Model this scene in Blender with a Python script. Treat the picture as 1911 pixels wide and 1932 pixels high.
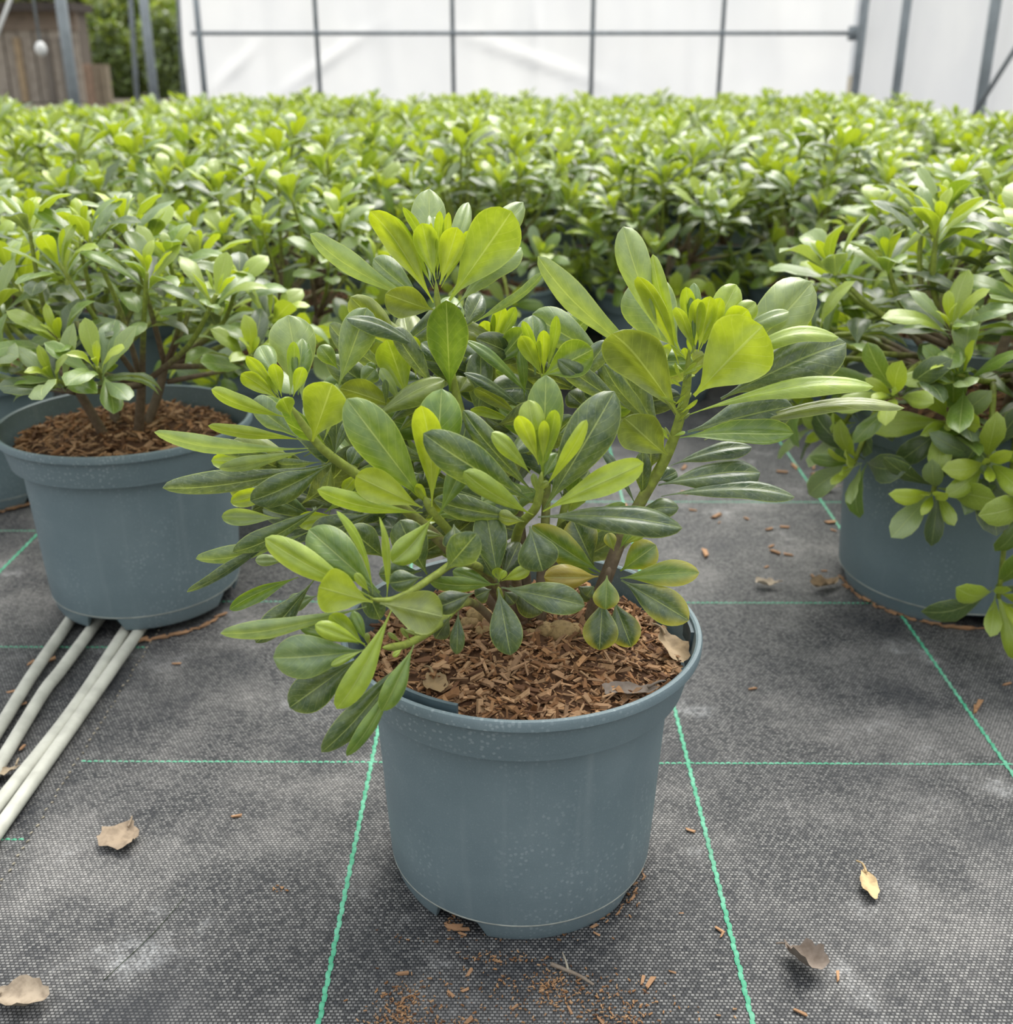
import bpy, math, random
from mathutils import Vector, Matrix, noise
R = math.radians
random.seed(7)
for o in list(bpy.data.objects): bpy.data.objects.remove(o)
scene = bpy.context.scene
COL = scene.collection

# ---------------------------------------------------------------- camera
PW, PH, FPX = 1911.0, 1932.0, 2090.0
PITCH, YAW, CAMH = 22.13, 0.3175, 0.64
cam_d = bpy.data.cameras.new('camera'); cam = bpy.data.objects.new('camera', cam_d); COL.objects.link(cam)
cam.location = (0, 0, CAMH); cam.rotation_euler = (R(90-PITCH), 0, R(YAW))
cam_d.sensor_fit = 'VERTICAL'; cam_d.sensor_height = 36.0; cam_d.lens = 36.0*FPX/PH
cam_d.clip_start = 0.02; cam_d.clip_end = 200
cam_d.dof.use_dof = True; cam_d.dof.focus_distance = 0.84; cam_d.dof.aperture_fstop = 8.0
scene.camera = cam
CM = Matrix.Rotation(R(YAW), 3, 'Z') @ Matrix.Rotation(R(90-PITCH), 3, 'X')
CP = Vector((0, 0, CAMH))
def ray(px, py): return (CM @ Vector(((px-PW/2)/FPX, -(py-PH/2)/FPX, -1.0)))
def at(px, py, Y):
    d = ray(px, py); return CP + d*(Y/d.y)
def gnd(px, py, z=0.0):
    d = ray(px, py); return CP + d*((z-CAMH)/d.z)

# ---------------------------------------------------------------- sky, sun, exposure
w = bpy.data.worlds.new('overcast_sky'); scene.world = w; w.use_nodes = True
nt = w.node_tree; nt.nodes.clear()
tc = nt.nodes.new('ShaderNodeTexCoord'); sx = nt.nodes.new('ShaderNodeSeparateXYZ')
mr = nt.nodes.new('ShaderNodeMapRange'); mr.inputs[1].default_value = 0; mr.inputs[2].default_value = 1
mr.inputs[3].default_value = 0.46; mr.inputs[4].default_value = 1.55
bg = nt.nodes.new('ShaderNodeBackground'); bg.inputs[0].default_value = (0.955, 0.98, 1.0, 1)
wo = nt.nodes.new('ShaderNodeOutputWorld')
nt.links.new(tc.outputs['Generated'], sx.inputs[0]); nt.links.new(sx.outputs['Z'], mr.inputs[0])
nt.links.new(mr.outputs[0], bg.inputs[1]); nt.links.new(bg.outputs[0], wo.inputs[0])
sl = bpy.data.lights.new('veiled_sun', 'SUN'); sun = bpy.data.objects.new('veiled_sun', sl); COL.objects.link(sun)
sl.energy = 3.5; sl.angle = R(40); sl.color = (1.0, 0.965, 0.89)
sun.rotation_euler = Vector((-0.22, -0.62, -1.0)).to_track_quat('-Z', 'Y').to_euler()   # comes from behind the bed, high
vs = scene.view_settings
vs.view_transform = 'Standard'; vs.look = 'None'; vs.gamma = 1.0; vs.use_curve_mapping = False; vs.exposure = 0.42

# ---------------------------------------------------------------- materials
class NT:
    def __init__(s, name):
        s.m = bpy.data.materials.new(name); s.m.use_nodes = True; s.t = s.m.node_tree; s.t.nodes.clear()
        s.out = s.n('OutputMaterial')
    def n(s, typ, **kw):
        nd = s.t.nodes.new('ShaderNode'+typ)
        for k, v in kw.items(): setattr(nd, k, v)
        return nd
    def l(s, a, b): s.t.links.new(a, b)
    def math(s, op, a, b=None, c=None, clamp=False):
        nd = s.n('Math', operation=op); nd.use_clamp = clamp
        for i, v in enumerate((a, b, c)):
            if v is None: continue
            if isinstance(v, (int, float)): nd.inputs[i].default_value = v
            else: s.l(v, nd.inputs[i])
        return nd.outputs[0]
    def mix(s, f, a, b, blend='MIX'):
        nd = s.n('Mix', data_type='RGBA', blend_type=blend)
        for i, v in ((0, f), (6, a), (7, b)):
            if isinstance(v, (int, float)): nd.inputs[i].default_value = v
            elif isinstance(v, tuple): nd.inputs[i].default_value = (*v, 1) if len(v) == 3 else v
            else: s.l(v, nd.inputs[i])
        return nd.outputs[2]
    def noise(s, vec, scale, detail=3, rough=0.55):
        nd = s.n('TexNoise'); nd.inputs['Scale'].default_value = scale; nd.inputs['Detail'].default_value = detail
        nd.inputs['Roughness'].default_value = rough
        if vec is not None: s.l(vec, nd.inputs['Vector'])
        return nd.outputs[0]
    def ramp(s, f, a, b, lo=0.0, hi=1.0):
        nd = s.n('MapRange'); nd.interpolation_type = 'SMOOTHSTEP'
        nd.inputs[1].default_value = a; nd.inputs[2].default_value = b; nd.inputs[3].default_value = lo; nd.inputs[4].default_value = hi
        s.l(f, nd.inputs[0]); return nd.outputs[0]
    def bsdf(s, col, rough=0.5, spec=0.5, **kw):
        b = s.n('BsdfPrincipled')
        for k, v in (('Base Color', col), ('Roughness', rough), ('Specular IOR Level', spec)):
            if isinstance(v, tuple): b.inputs[k].default_value = (*v, 1)
            elif isinstance(v, (int, float)): b.inputs[k].default_value = v
            else: s.l(v, b.inputs[k])
        for k, v in kw.items(): b.inputs[k].default_value = v
        return b
    def bump(s, b, h, strength, dist=0.001):
        nd = s.n('Bump'); nd.inputs['Strength'].default_value = strength; nd.inputs['Distance'].default_value = dist
        s.l(h, nd.inputs['Height']); s.l(nd.outputs[0], b.inputs['Normal'])
    def done(s, b): s.l(b.outputs[0] if hasattr(b, 'outputs') else b, s.out.inputs[0]); return s.m

def simple(name, col, rough=0.6, spec=0.4, var=0.25, scale=40, bump=0.0):
    t = NT(name); co = t.n('TexCoord').outputs['Object']; f = t.noise(co, scale)
    c = t.mix(t.ramp(f, .3, .7), tuple(x*(1-var) for x in col), tuple(min(1, x*(1+var)) for x in col))
    b = t.bsdf(c, rough, spec)
    if bump: t.bump(b, t.noise(co, scale*4), bump, 0.002)
    return t.done(b)

def leaf_material(name, source, ageing=False):
    """source 'object': colour of the leaf object; 'attr': colour stored on the mesh"""
    t = NT(name)
    uv = t.n('UVMap'); sp = t.n('SeparateXYZ'); t.l(uv.outputs[0], sp.inputs[0])
    u = sp.outputs[0]; av = t.math('ABSOLUTE', t.math('SUBTRACT', sp.outputs[1], 0.5))   # 0 midrib .. .5 margin
    if source == 'object':
        oi = t.n('ObjectInfo'); col = oi.outputs['Color']; age = oi.outputs['Alpha']
    else:
        at_ = t.n('Attribute', attribute_name='tint'); col = at_.outputs['Color']; age = at_.outputs['Alpha']
    co = t.n('TexCoord').outputs['Object']
    n1 = t.noise(co, 90, 3)
    c = t.mix(t.ramp(n1, .3, .72), t.mix(0.22, col, (0, 0.01, 0), 'MIX'), t.mix(0.14, col, (.55, .6, .1)))
    if ageing:                                                   # older leaves yellowing from the margin inwards
        n2 = t.noise(co, 45, 3)
        f = t.math('ADD', t.math('MULTIPLY', av, 1.5), t.math('ADD', t.math('MULTIPLY', u, .75), t.math('MULTIPLY', n2, .75)))
        c = t.mix(t.ramp(f, 1.12, 1.75), c, (.42, .40, .045))
    # side veins and midrib
    vein = t.math('FRACT', t.math('SUBTRACT', t.math('MULTIPLY', u, 9.0), t.math('MULTIPLY', av, 5.0)))
    vf = t.math('MULTIPLY', t.ramp(t.math('ABSOLUTE', t.math('SUBTRACT', vein, .5)), .0, .06, 1, 0), .20)
    c = t.mix(vf, c, (.55, .62, .2))
    mid = t.ramp(av, .009, .026, 1, 0)
    c = t.mix(t.math('MULTIPLY', mid, .5), c, (.50, .60, .20))
    edge = t.ramp(av, .465, .495, 0, .45)
    c = t.mix(edge, c, (.48, .58, .12))
    dust = t.ramp(t.noise(co, 420, 2), .52, .70)
    dusta = t.math('MULTIPLY', dust, t.math('SUBTRACT', 1.0, age))
    c = t.mix(t.math('MULTIPLY', dusta, .20), c, (.52, .60, .52))
    b = t.bsdf(c, .42, .88)
    t.l(t.ramp(n1, .2, .8, .30, .46), b.inputs['Roughness'])
    b.inputs['Coat Weight'].default_value = .30; b.inputs['Coat Roughness'].default_value = .36; b.inputs['Sheen Weight'].default_value = .12; b.inputs['Sheen Roughness'].default_value = .5
    h = t.math('ADD', t.math('MULTIPLY', mid, -1.0), t.math('MULTIPLY', vf, -1.5))
    t.bump(b, h, .5, .0006)
    tr = t.n('BsdfTranslucent'); t.l(t.mix(1.0, t.mix(.10, c, (.75, .85, .05)), (1.3, 1.25, .6), 'MULTIPLY'), tr.inputs[0])
    ms = t.n('MixShader'); ms.inputs[0].default_value = .33
    t.l(b.outputs[0], ms.inputs[1]); t.l(tr.outputs[0], ms.inputs[2])
    return t.done(ms)

def stem_material(name='stem', lo=.22, hi=.62):
    t = NT(name); oi = t.n('ObjectInfo'); co = t.n('TexCoord').outputs['Object']
    uv = t.n('UVMap'); sp = t.n('SeparateXYZ'); t.l(uv.outputs[0], sp.inputs[0])
    n1 = t.noise(co, 160, 3)
    f = t.ramp(t.math('ADD', sp.outputs[0], t.math('MULTIPLY', t.math('SUBTRACT', n1, .5), .3)), lo, hi)
    c = t.mix(f, (.18, .13, .085), (.27, .33, .05))
    c = t.mix(t.ramp(n1, .35, .7), t.mix(.35, c, (.02, .02, .01)), c)
    b = t.bsdf(c, .55, .35); t.bump(b, n1, .5, .001)
    return t.done(b)

def pot_material():
    t = NT('blue_grey_plastic'); co = t.n('TexCoord').outputs['Object']
    n1 = t.noise(co, 14, 3); base = t.mix(t.ramp(n1, .3, .7), (.132, .183, .204), (.158, .212, .233))
    vo = t.n('TexVoronoi'); vo.inputs['Scale'].default_value = 260; t.l(co, vo.inputs['Vector'])
    patch = t.ramp(t.noise(co, 9, 2), .42, .68)
    sel = t.n('SeparateXYZ'); t.l(vo.outputs['Color'], sel.inputs[0])
    drop = t.math('MULTIPLY', t.math('MULTIPLY', t.ramp(vo.outputs['Distance'], .28, .42, 1, 0), t.ramp(sel.outputs[0], .35, .6)), patch)
    fine = t.math('MULTIPLY', t.ramp(t.noise(co, 900, 2), .58, .72), .25)
    c = t.mix(t.math('MULTIPLY', drop, .38), base, (.36, .42, .44))
    c = t.mix(fine, c, (.32, .38, .40))
    mp = t.n('Mapping'); mp.inputs['Scale'].default_value = (60, 60, 3); t.l(co, mp.inputs[0])
    streak = t.ramp(t.noise(mp.outputs[0], 1.0, 2), .6, .8)
    c = t.mix(t.math('MULTIPLY', streak, .16), c, (.34, .39, .40))
    b = t.bsdf(c, .5, .4); t.bump(b, t.noise(co, 700, 2), .12, .001)
    return t.done(b)

def fabric_material(name, seed):
    t = NT(name); co = t.n('TexCoord').outputs['Object']
    br = t.n('TexBrick'); t.l(co, br.inputs['Vector'])
    br.offset = .5; br.inputs['Scale'].default_value = 1.0
    br.inputs['Brick Width'].default_value = .0034; br.inputs['Row Height'].default_value = .0028
    br.inputs['Mortar Size'].default_value = .0009; br.inputs['Mortar Smooth'].default_value = .9
    br.inputs['Color1'].default_value = (.030, .032, .038, 1); br.inputs['Color2'].default_value = (.215, .212, .208, 1)
    br.inputs['Mortar'].default_value = (.010, .011, .013, 1)
    off = t.n('Mapping'); off.inputs['Location'].default_value = (seed*3.1, seed*1.7, 0); t.l(co, off.inputs[0])
    big = t.noise(off.outputs[0], 3.2, 4, .6); med = t.noise(off.outputs[0], 11, 5, .65); fine = t.noise(off.outputs[0], 300, 2)
    dust = t.ramp(t.math('ADD', t.math('MULTIPLY', big, .6), t.math('MULTIPLY', med, .45)), .47, .70)
    thread = t.math('SUBTRACT', 1.0, br.outputs['Fac'])
    c = br.outputs['Color']
    lift = t.math('MULTIPLY', t.math('MULTIPLY', dust, t.ramp(fine, .25, .75, .35, 1)), t.math('ADD', t.math('MULTIPLY', thread, .6), .25))
    c = t.mix(t.math('MULTIPLY', lift, .75), c, (.46, .44, .42))
    stain = t.ramp(t.noise(off.outputs[0], 6, 3), .52, .7)
    c = t.mix(t.math('MULTIPLY', stain, .55), c, (.018, .020, .026))
    lime = t.math('MULTIPLY', t.ramp(t.noise(off.outputs[0], 5.5, 7, .74), .555, .72), t.ramp(fine, .3, .7, .2, 1))
    c = t.mix(t.math('MULTIPLY', lime, .42), c, (.62, .64, .66))
    b = t.bsdf(c, .55, .4); t.bump(b, thread, .55, .0012)
    return t.done(b)

def thread_material():
    t = NT('green_marker_thread'); co = t.n('TexCoord').outputs['Object']
    n1 = t.noise(co, 60, 3)
    c = t.mix(t.ramp(n1, .35, .7), (.05, .30, .17), (.12, .42, .27))
    c = t.mix(t.math('MULTIPLY', t.ramp(t.noise(co, 7, 3), .5, .7), .5), c, (.20, .27, .23))
    return t.done(t.bsdf(c, .55, .4))

def sheet_material():
    t = NT('white_polythene'); co = t.n('TexCoord').outputs['Object']
    n1 = t.noise(co, 1.3, 3)
    c = t.mix(t.ramp(n1, .3, .7), (.80, .81, .83), (.87, .875, .88))
    b = t.bsdf(c, .35, .4); tr = t.n('BsdfTranslucent'); t.l(c, tr.inputs[0])
    ms = t.n('MixShader'); ms.inputs[0].default_value = .55
    t.l(b.outputs[0], ms.inputs[1]); t.l(tr.outputs[0], ms.inputs[2])
    return t.done(ms)

def chip_material():
    t = NT('bark_chip'); a = t.n('Attribute', attribute_name='tint'); co = t.n('TexCoord').outputs['Object']
    c = t.mix(t.math('MULTIPLY', t.noise(co, 500, 2), .5), a.outputs['Color'], (.05, .025, .012))
    return t.done(t.bsdf(c, .8, .2))
def tinted(name, rough=.75, spec=.25, sc=300, amt=.5, dark=(.05, .03, .015)):
    t = NT(name); oi = t.n('ObjectInfo'); co = t.n('TexCoord').outputs['Object']
    c = t.mix(t.math('MULTIPLY', t.ramp(t.noise(co, sc, 3), .4, .75), amt), oi.outputs['Color'], dark)
    b = t.bsdf(c, rough, spec); t.bump(b, t.noise(co, sc*1.5, 3), .4, .001)
    return t.done(b)

M = dict(leaf=leaf_material('leaf', 'object'), leaf_old=leaf_material('ageing_leaf', 'object', True),
    leaf_far=leaf_material('leaf_massed', 'attr'), stem=stem_material(), bark=stem_material('brown_bark_stem', 1.1, 1.6), pot=pot_material(),
    fabric=fabric_material('woven_ground_fabric', 0), fabric2=fabric_material('woven_ground_fabric_overlap', 1),
    thread=thread_material(), sheet=sheet_material(), chip=chip_material(),
    steel=simple('galvanised_steel', (.24, .27, .29), .5, .5, .15, 12),
    hose=simple('grey_white_hose', (.49, .49, .43), .5, .4, .14, 35),
    soil=simple('bark_soil', (.12, .065, .035), .9, .2, .5, 160, .6),
    groove=simple('pale_mould_line', (.30, .32, .29), .6, .3, .2, 60),
    strip=simple('dark_rim_strip', (.055, .085, .10), .5, .4, .2, 60),
    wood=tinted('chip_wood'), dead=tinted('dry_leaf', .7, .25, 120, .5, (.10, .07, .045)),
    plank=tinted('weathered_board', .85, .2, 9, .4, (.10, .08, .065)),
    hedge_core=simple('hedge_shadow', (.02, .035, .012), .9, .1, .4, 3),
    earth=simple('outside_ground', (.13, .115, .085), .9, .2, .4, 4),
    white=simple('white_plastic', (.7, .7, .68), .4, .4, .05, 10))

# ---------------------------------------------------------------- object helpers
def link(name, me, parent=None, mats=()):
    o = bpy.data.objects.new(name, me); COL.objects.link(o)
    if me is not None and hasattr(me, 'materials'):
        for m in mats:
            if len(me.materials) < len(mats): me.materials.append(m)
    if parent is not None: o.parent = parent
    return o
def tag(o, label=None, cat=None, group=None, kind=None):
    for k, v in (('label', label), ('category', cat), ('group', group), ('kind', kind)):
        if v: o[k] = v
    return o
def empty(name, loc, rz=0):
    o = bpy.data.objects.new(name, None); COL.objects.link(o); o.location = loc; o.rotation_euler.z = rz
    o.empty_display_size = .05; return o
def mesh(name, V, F, mat=None, smooth=True, uvs=None, tint=None):
    me = bpy.data.meshes.new(name); me.from_pydata([tuple(v) for v in V], [], F); me.update()
    if mat: me.materials.append(mat)
    if smooth: me.polygons.foreach_set('use_smooth', [True]*len(me.polygons))
    if uvs:
        ul = me.uv_layers.new(name='UVMap')
        idx = [0]*len(me.loops); me.loops.foreach_get('vertex_index', idx)
        flat = []
        for i in idx: flat += uvs[i]
        ul.data.foreach_set('uv', flat)
    if tint:
        a = me.color_attributes.new('tint', 'FLOAT_COLOR', 'POINT'); flat = []
        for c in tint: flat += (c[0], c[1], c[2], c[3] if len(c) > 3 else 1.0)
        a.data.foreach_set('color', flat)
    return me
def tube_data(pts, rads, n=8, cap=True):
    pts = [Vector(p) for p in pts]; V = []; F = []; UV = []
    ref = None
    tot = sum((pts[i+1]-pts[i]).length for i in range(len(pts)-1)) or 1; acc = 0
    for i, p in enumerate(pts):
        d = (pts[min(i+1, len(pts)-1)]-pts[max(i-1, 0)]).normalized()
        if ref is None: ref = d.orthogonal().normalized()
        a = (ref - d*ref.dot(d)).normalized(); b = d.cross(a); ref = a
        if i: acc += (p-pts[i-1]).length
        for k in range(n):
            th = 2*math.pi*k/n; V.append(p+(a*math.cos(th)+b*math.sin(th))*rads[i]); UV.append((acc/tot, k/n))
    for i in range(len(pts)-1):
        for k in range(n):
            k2 = (k+1) % n; F.append((i*n+k, i*n+k2, (i+1)*n+k2, (i+1)*n+k))
    if cap:
        F.append(tuple(range(n-1, -1, -1))); F.append(tuple((len(pts)-1)*n+k for k in range(n)))
    return V, F, UV
def smooth_path(pts, sub=6):
    pts = [Vector(p) for p in pts]; out = []
    for i in range(len(pts)-1):
        p0 = pts[max(i-1, 0)]; p1 = pts[i]; p2 = pts[i+1]; p3 = pts[min(i+2, len(pts)-1)]
        for k in range(sub):
            t = k/sub
            out.append(.5*((2*p1)+(p2-p0)*t+(2*p0-5*p1+4*p2-p3)*t*t+(3*p1-p0-3*p2+p3)*t**3))
    out.append(pts[-1]); return out
def tube(name, pts, r0, r1, mat, parent=None, n=8, sub=6):
    p = smooth_path(pts, sub) if sub > 1 else [Vector(q) for q in pts]
    rr = [r0+(r1-r0)*i/(len(p)-1) for i in range(len(p))]
    V, F, UV = tube_data(p, rr, n)
    return link(name, mesh(name, V, F, mat, True, UV), parent)
def box_data(x0, x1, y0, y1, z0, z1):
    V = [(x, y, z) for z in (z0, z1) for y in (y0, y1) for x in (x0, x1)]
    F = [(0, 2, 3, 1), (4, 5, 7, 6), (0, 1, 5, 4), (2, 6, 7, 3), (0, 4, 6, 2), (1, 3, 7, 5)]
    return V, F
def box(name, x0, x1, y0, y1, z0, z1, mat, parent=None):
    V, F = box_data(x0, x1, y0, y1, z0, z1); return link(name, mesh(name, V, F, mat, False), parent)

# ---------------------------------------------------------------- leaf shape
PROF = [(0, .055), (.07, .055), (.16, .13), (.28, .37), (.4, .62), (.52, .83), (.63, .96), (.71, 1.0), (.79, .975), (.87, .85), (.93, .66), (.97, .43), (.99, .24), (1, .02)]
PROF_E = [(0, .05), (.07, .05), (.15, .16), (.25, .42), (.36, .70), (.48, .92), (.58, 1.0), (.68, .97), (.78, .83), (.87, .60), (.94, .34), (.98, .14), (1, .01)]
def prof(u, e=0.0):
    if e: return (1-e)*prof_of(u, PROF)+e*prof_of(u, PROF_E)
    return prof_of(u, PROF)
def prof_of(u, T):
    for (a, x), (b, y) in zip(T, T[1:]):
        if u <= b:
            t = (u-a)/(b-a); return x+(y-x)*t
    return .02
def leaf_data(b, t, wid, nrm, bend=.06, fold=.12, roll=.18, twist=0.0, sway=0.0, wav=0.0, nu=16, nv=4, seed=0, tipcurl=0.0, ell=0.0):
    """a blade from b to t; nrm = direction its upper face looks; wid = full width"""
    b = Vector(b); t = Vector(t); ax = t-b; L = ax.length; a = ax.normalized()
    n = (nrm - a*nrm.dot(a)).normalized(); s = a.cross(n)
    us = [0, .06, .14] + [.14+.86*(1-(1-(i/(nu-3)))**1.25) for i in range(1, nu-2)]
    V = []; F = []; UV = []; m = 2*nv+1
    for u in us:
        arc = 4*u*(1-u)
        tc_ = max(0, u-.62)/.38
        p = b + ax*u + n*(bend*L*arc) + s*(sway*L*arc) - n*(tipcurl*L*tc_*tc_)
        tw = twist*(u-.3); nn = n*math.cos(tw)+s*math.sin(tw); ss = s*math.cos(tw)-n*math.sin(tw)
        hw = wid*.5*prof(u, ell)
        for j in range(m):
            v = (j-nv)/nv; av = abs(v)
            h = hw*(fold*av*1.6 - roll*av**3*1.6 + .17*math.sin(min(1, av*1.15)*math.pi)*(1-abs(2*u-1.1)*.5)) + hw*wav*av*av*math.sin(u*13+seed+(2 if v > 0 else 0))
            V.append(p + ss*(hw*v*(1-.12*roll*av*av)) + nn*h); UV.append((u, .5+.5*v))
    for i in range(len(us)-1):
        for j in range(m-1):
            k = i*m+j; F.append((k, k+1, k+m+1, k+m))
    return V, F, UV

KIND = {  # colour of the blade itself, alpha = 1 - dustiness
 'bright': (.40, .52, .022, 1), 'fresh': (.30, .42, .028, 1), 'mid': (.115, .225, .018, .9), 'olive': (.19, .25, .035, 1),
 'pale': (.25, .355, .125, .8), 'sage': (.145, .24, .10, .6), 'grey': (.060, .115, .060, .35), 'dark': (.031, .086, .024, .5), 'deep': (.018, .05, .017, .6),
 'yellow': (.46, .36, .035, 1), 'orange': (.50, .24, .02, 1)}
def jitter(c, a=.12):
    k = 1+random.uniform(-a, a); g = 1+random.uniform(-a, a)*.5
    return (min(1, c[0]*k*g), min(1, c[1]*k), min(1, c[2]*k/g), c[3])

# ---------------------------------------------------------------- bark chips
CHIPC = [(.38, .21, .10), (.31, .155, .07), (.48, .30, .165), (.22, .11, .05), (.42, .25, .135), (.15, .075, .04), (.36, .22, .125)]
def chip_box(c, d, up, L, W, H):
    d = d.normalized(); s = up.cross(d).normalized(); u = d.cross(s)
    V = []
    for k in (-1, 1):
        for j in (-1, 1):
            for i in (-1, 1):
                V.append(c + d*(L*.5*i*random.uniform(.55, 1.15)) + s*(W*.5*j*random.uniform(.35, 1.15)) + u*(H*.5*k*random.uniform(.6, 1.2)))
    F = [(0, 2, 3, 1), (4, 5, 7, 6), (0, 1, 5, 4), (2, 6, 7, 3), (0, 4, 6, 2), (1, 3, 7, 5)]
    return V, F
def mulch(name, rad, zc, count, parent, mound=.012, smin=.004, smax=.018):
    V = []; F = []; T = []
    nr, na = 9, 40
    def hz(x, y):
        r = math.hypot(x, y)/rad
        return zc + mound*(1-r*r) + .006*noise.noise(Vector((x*28, y*28, 3.3))) + .003*noise.noise(Vector((x*90, y*90, 1.3)))
    V.append(Vector((0, 0, hz(0, 0)))); T.append((.10, .05, .025))
    for i in range(1, nr+1):
        for k in range(na):
            th = 2*math.pi*k/na; r = rad*i/nr; x, y = r*math.cos(th), r*math.sin(th)
            V.append(Vector((x, y, hz(x, y)))); T.append((.085, .042, .022))
    for k in range(na): F.append((0, 1+k, 1+(k+1) % na))
    for i in range(nr-1):
        for k in range(na):
            a = 1+i*na+k; b_ = 1+i*na+(k+1) % na; F.append((a, a+na, b_+na, b_))
    for _ in range(count):
        r = rad*.97*math.sqrt(random.random()); th = random.random()*6.283
        x, y = r*math.cos(th), r*math.sin(th)
        L = smin+(smax-smin)*random.random()**2.2; W = L*random.uniform(.14, .38); H = max(.0006, W*random.uniform(.2, .5))
        d = Vector((math.cos(th*7+random.random()*6.3), math.sin(th*7+random.random()*6.3), random.uniform(-.5, .6)))
        v, f = chip_box(Vector((x, y, hz(x, y)+random.uniform(-.001, .005))), d, Vector((random.uniform(-.5, .5), random.uniform(-.5, .5), 1)), L, W, H)
        o = len(V); V += v; F += [tuple(o+i for i in q) for q in f]
        c = random.choice(CHIPC); k = random.uniform(.7, 1.25); T += [(c[0]*k, c[1]*k, c[2]*k)]*8
    o = link(name, mesh(name, V, F, M['chip'], False, None, T), parent); o['kind'] = 'stuff'
    return o

# ---------------------------------------------------------------- plastic pot
def pot_mesh(seg=96, notches=(), nw=5):
    prof_o = [(.1040, 0), (.1070, .006), (.1095, .017), (.1100, .0185), (.1108, .021), (.1130, .06), (.1160, .12), (.1192, .178), (.1194, .1835), (.1308, .1850), (.1345, .203), (.1372, .2145), (.1415, .2150), (.1428, .2165), (.1430, .2220), (.1420, .2240), (.1395, .2245), (.1378, .2235), (.1352, .205), (.1320, .190), (.1180, .182), (.1165, .150), (.1120, .06), (.1085, .024)]
    ring = set()
    for c in notches:
        for k in range(-nw//2, nw//2+1): ring.add((c+k) % seg)
    V = []; F = []
    for (r, z) in prof_o:
        for k in range(seg):
            th = 2*math.pi*k/seg
            zz = max(z, .0165) if k in ring and z < .0165 else z
            rr = r if not (k in ring and z < .0165) else .1093-(.0165-z)*.02
            V.append((rr*math.cos(th), rr*math.sin(th), zz))
    n = len(prof_o)
    for i in range(n-1):
        for k in range(seg):
            k2 = (k+1) % seg; F.append((i*seg+k, i*seg+k2, (i+1)*seg+k2, (i+1)*seg+k))
    # inside of the foot ring and raised floor
    o = len(V)
    for r, z in ((.1015, 0), (.1040, .015), (.1030, .0185)):
        for k in range(seg):
            th = 2*math.pi*k/seg; zz = max(z, .0163) if k in ring else z
            V.append((r*math.cos(th), r*math.sin(th), zz))
    for k in range(seg):
        k2 = (k+1) % seg
        F.append((o+k, o+k2, k2, k))
        F.append((o+seg+k, o+seg+k2, o+k2, o+k)); F.append((o+2*seg+k, o+2*seg+k2, o+seg+k2, o+seg+k))
    F.append(tuple(o+2*seg+k for k in range(seg)))
    F.append(tuple((n-1)*seg+k for k in range(seg)))
    me = mesh('pot', V, F, M['pot'], True)
    me.set_sharp_from_angle(angle=R(38)); return me
def groove_mesh():
    V, F, UV = [], [], []
    seg = 96
    for r, z in ((.1096, .0176), (.1105, .0182), (.1106, .0190), (.1102, .0196)):
        for k in range(seg): V.append((r*math.cos(2*math.pi*k/seg), r*math.sin(2*math.pi*k/seg), z))
    for i in range(3):
        for k in range(seg): F.append((i*seg+k, i*seg+(k+1) % seg, (i+1)*seg+(k+1) % seg, (i+1)*seg+k))
    return mesh('mould_line', V, F, M['groove'])
POT_A = pot_mesh(96, notches=(66, 18, 42, 90)); GROOVE = groove_mesh()
POT_LOW = pot_mesh(32, notches=(), nw=1)

# ---------------------------------------------------------------- the setting: floor
XE = gnd(150, 1430).x                                                 # edge of the overlapping sheet
def fabric(name, x0, x1, y0, y1, z, mat, und, nx=60, ny=70, ragged=False):
    V = []; F = []
    for j in range(ny+1):
        for i in range(nx+1):
            fx = (i/nx)**1.0; x = x0+(x1-x0)*fx; y = y0+(y1-y0)*(j/ny)**1.6
            zz = z + und*noise.noise(Vector((x*5, y*5, 2.2)))
            if ragged and i == 0: x += .0015*noise.noise(Vector((0, y*60, 0)))
            V.append((x, y, zz))
    for j in range(ny):
        for i in range(nx):
            k = j*(nx+1)+i; F.append((k, k+1, k+nx+2, k+nx+1))
    return link(name, mesh(name, V, F, mat))
floor = tag(fabric('floor', -3.2, 3.2, .15, 9.6, -.0022, M['fabric2'], .0003), 'black woven ground fabric lying under the hoses and pots', kind='structure')
over = fabric('floor_overlap', XE, 3.1, .15, 9.4, 0, M['fabric'], .0004, ragged=True)
tag(over, 'dusty black woven ground fabric sheet with green marker threads', kind='structure')
V, F = box_data(-40, 40, -4, 60, -.06, -.02)
tag(link('floor_outside', mesh('floor_outside', V, F, M['earth'], False)), 'bare earth outside the tunnel', kind='structure')
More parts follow.
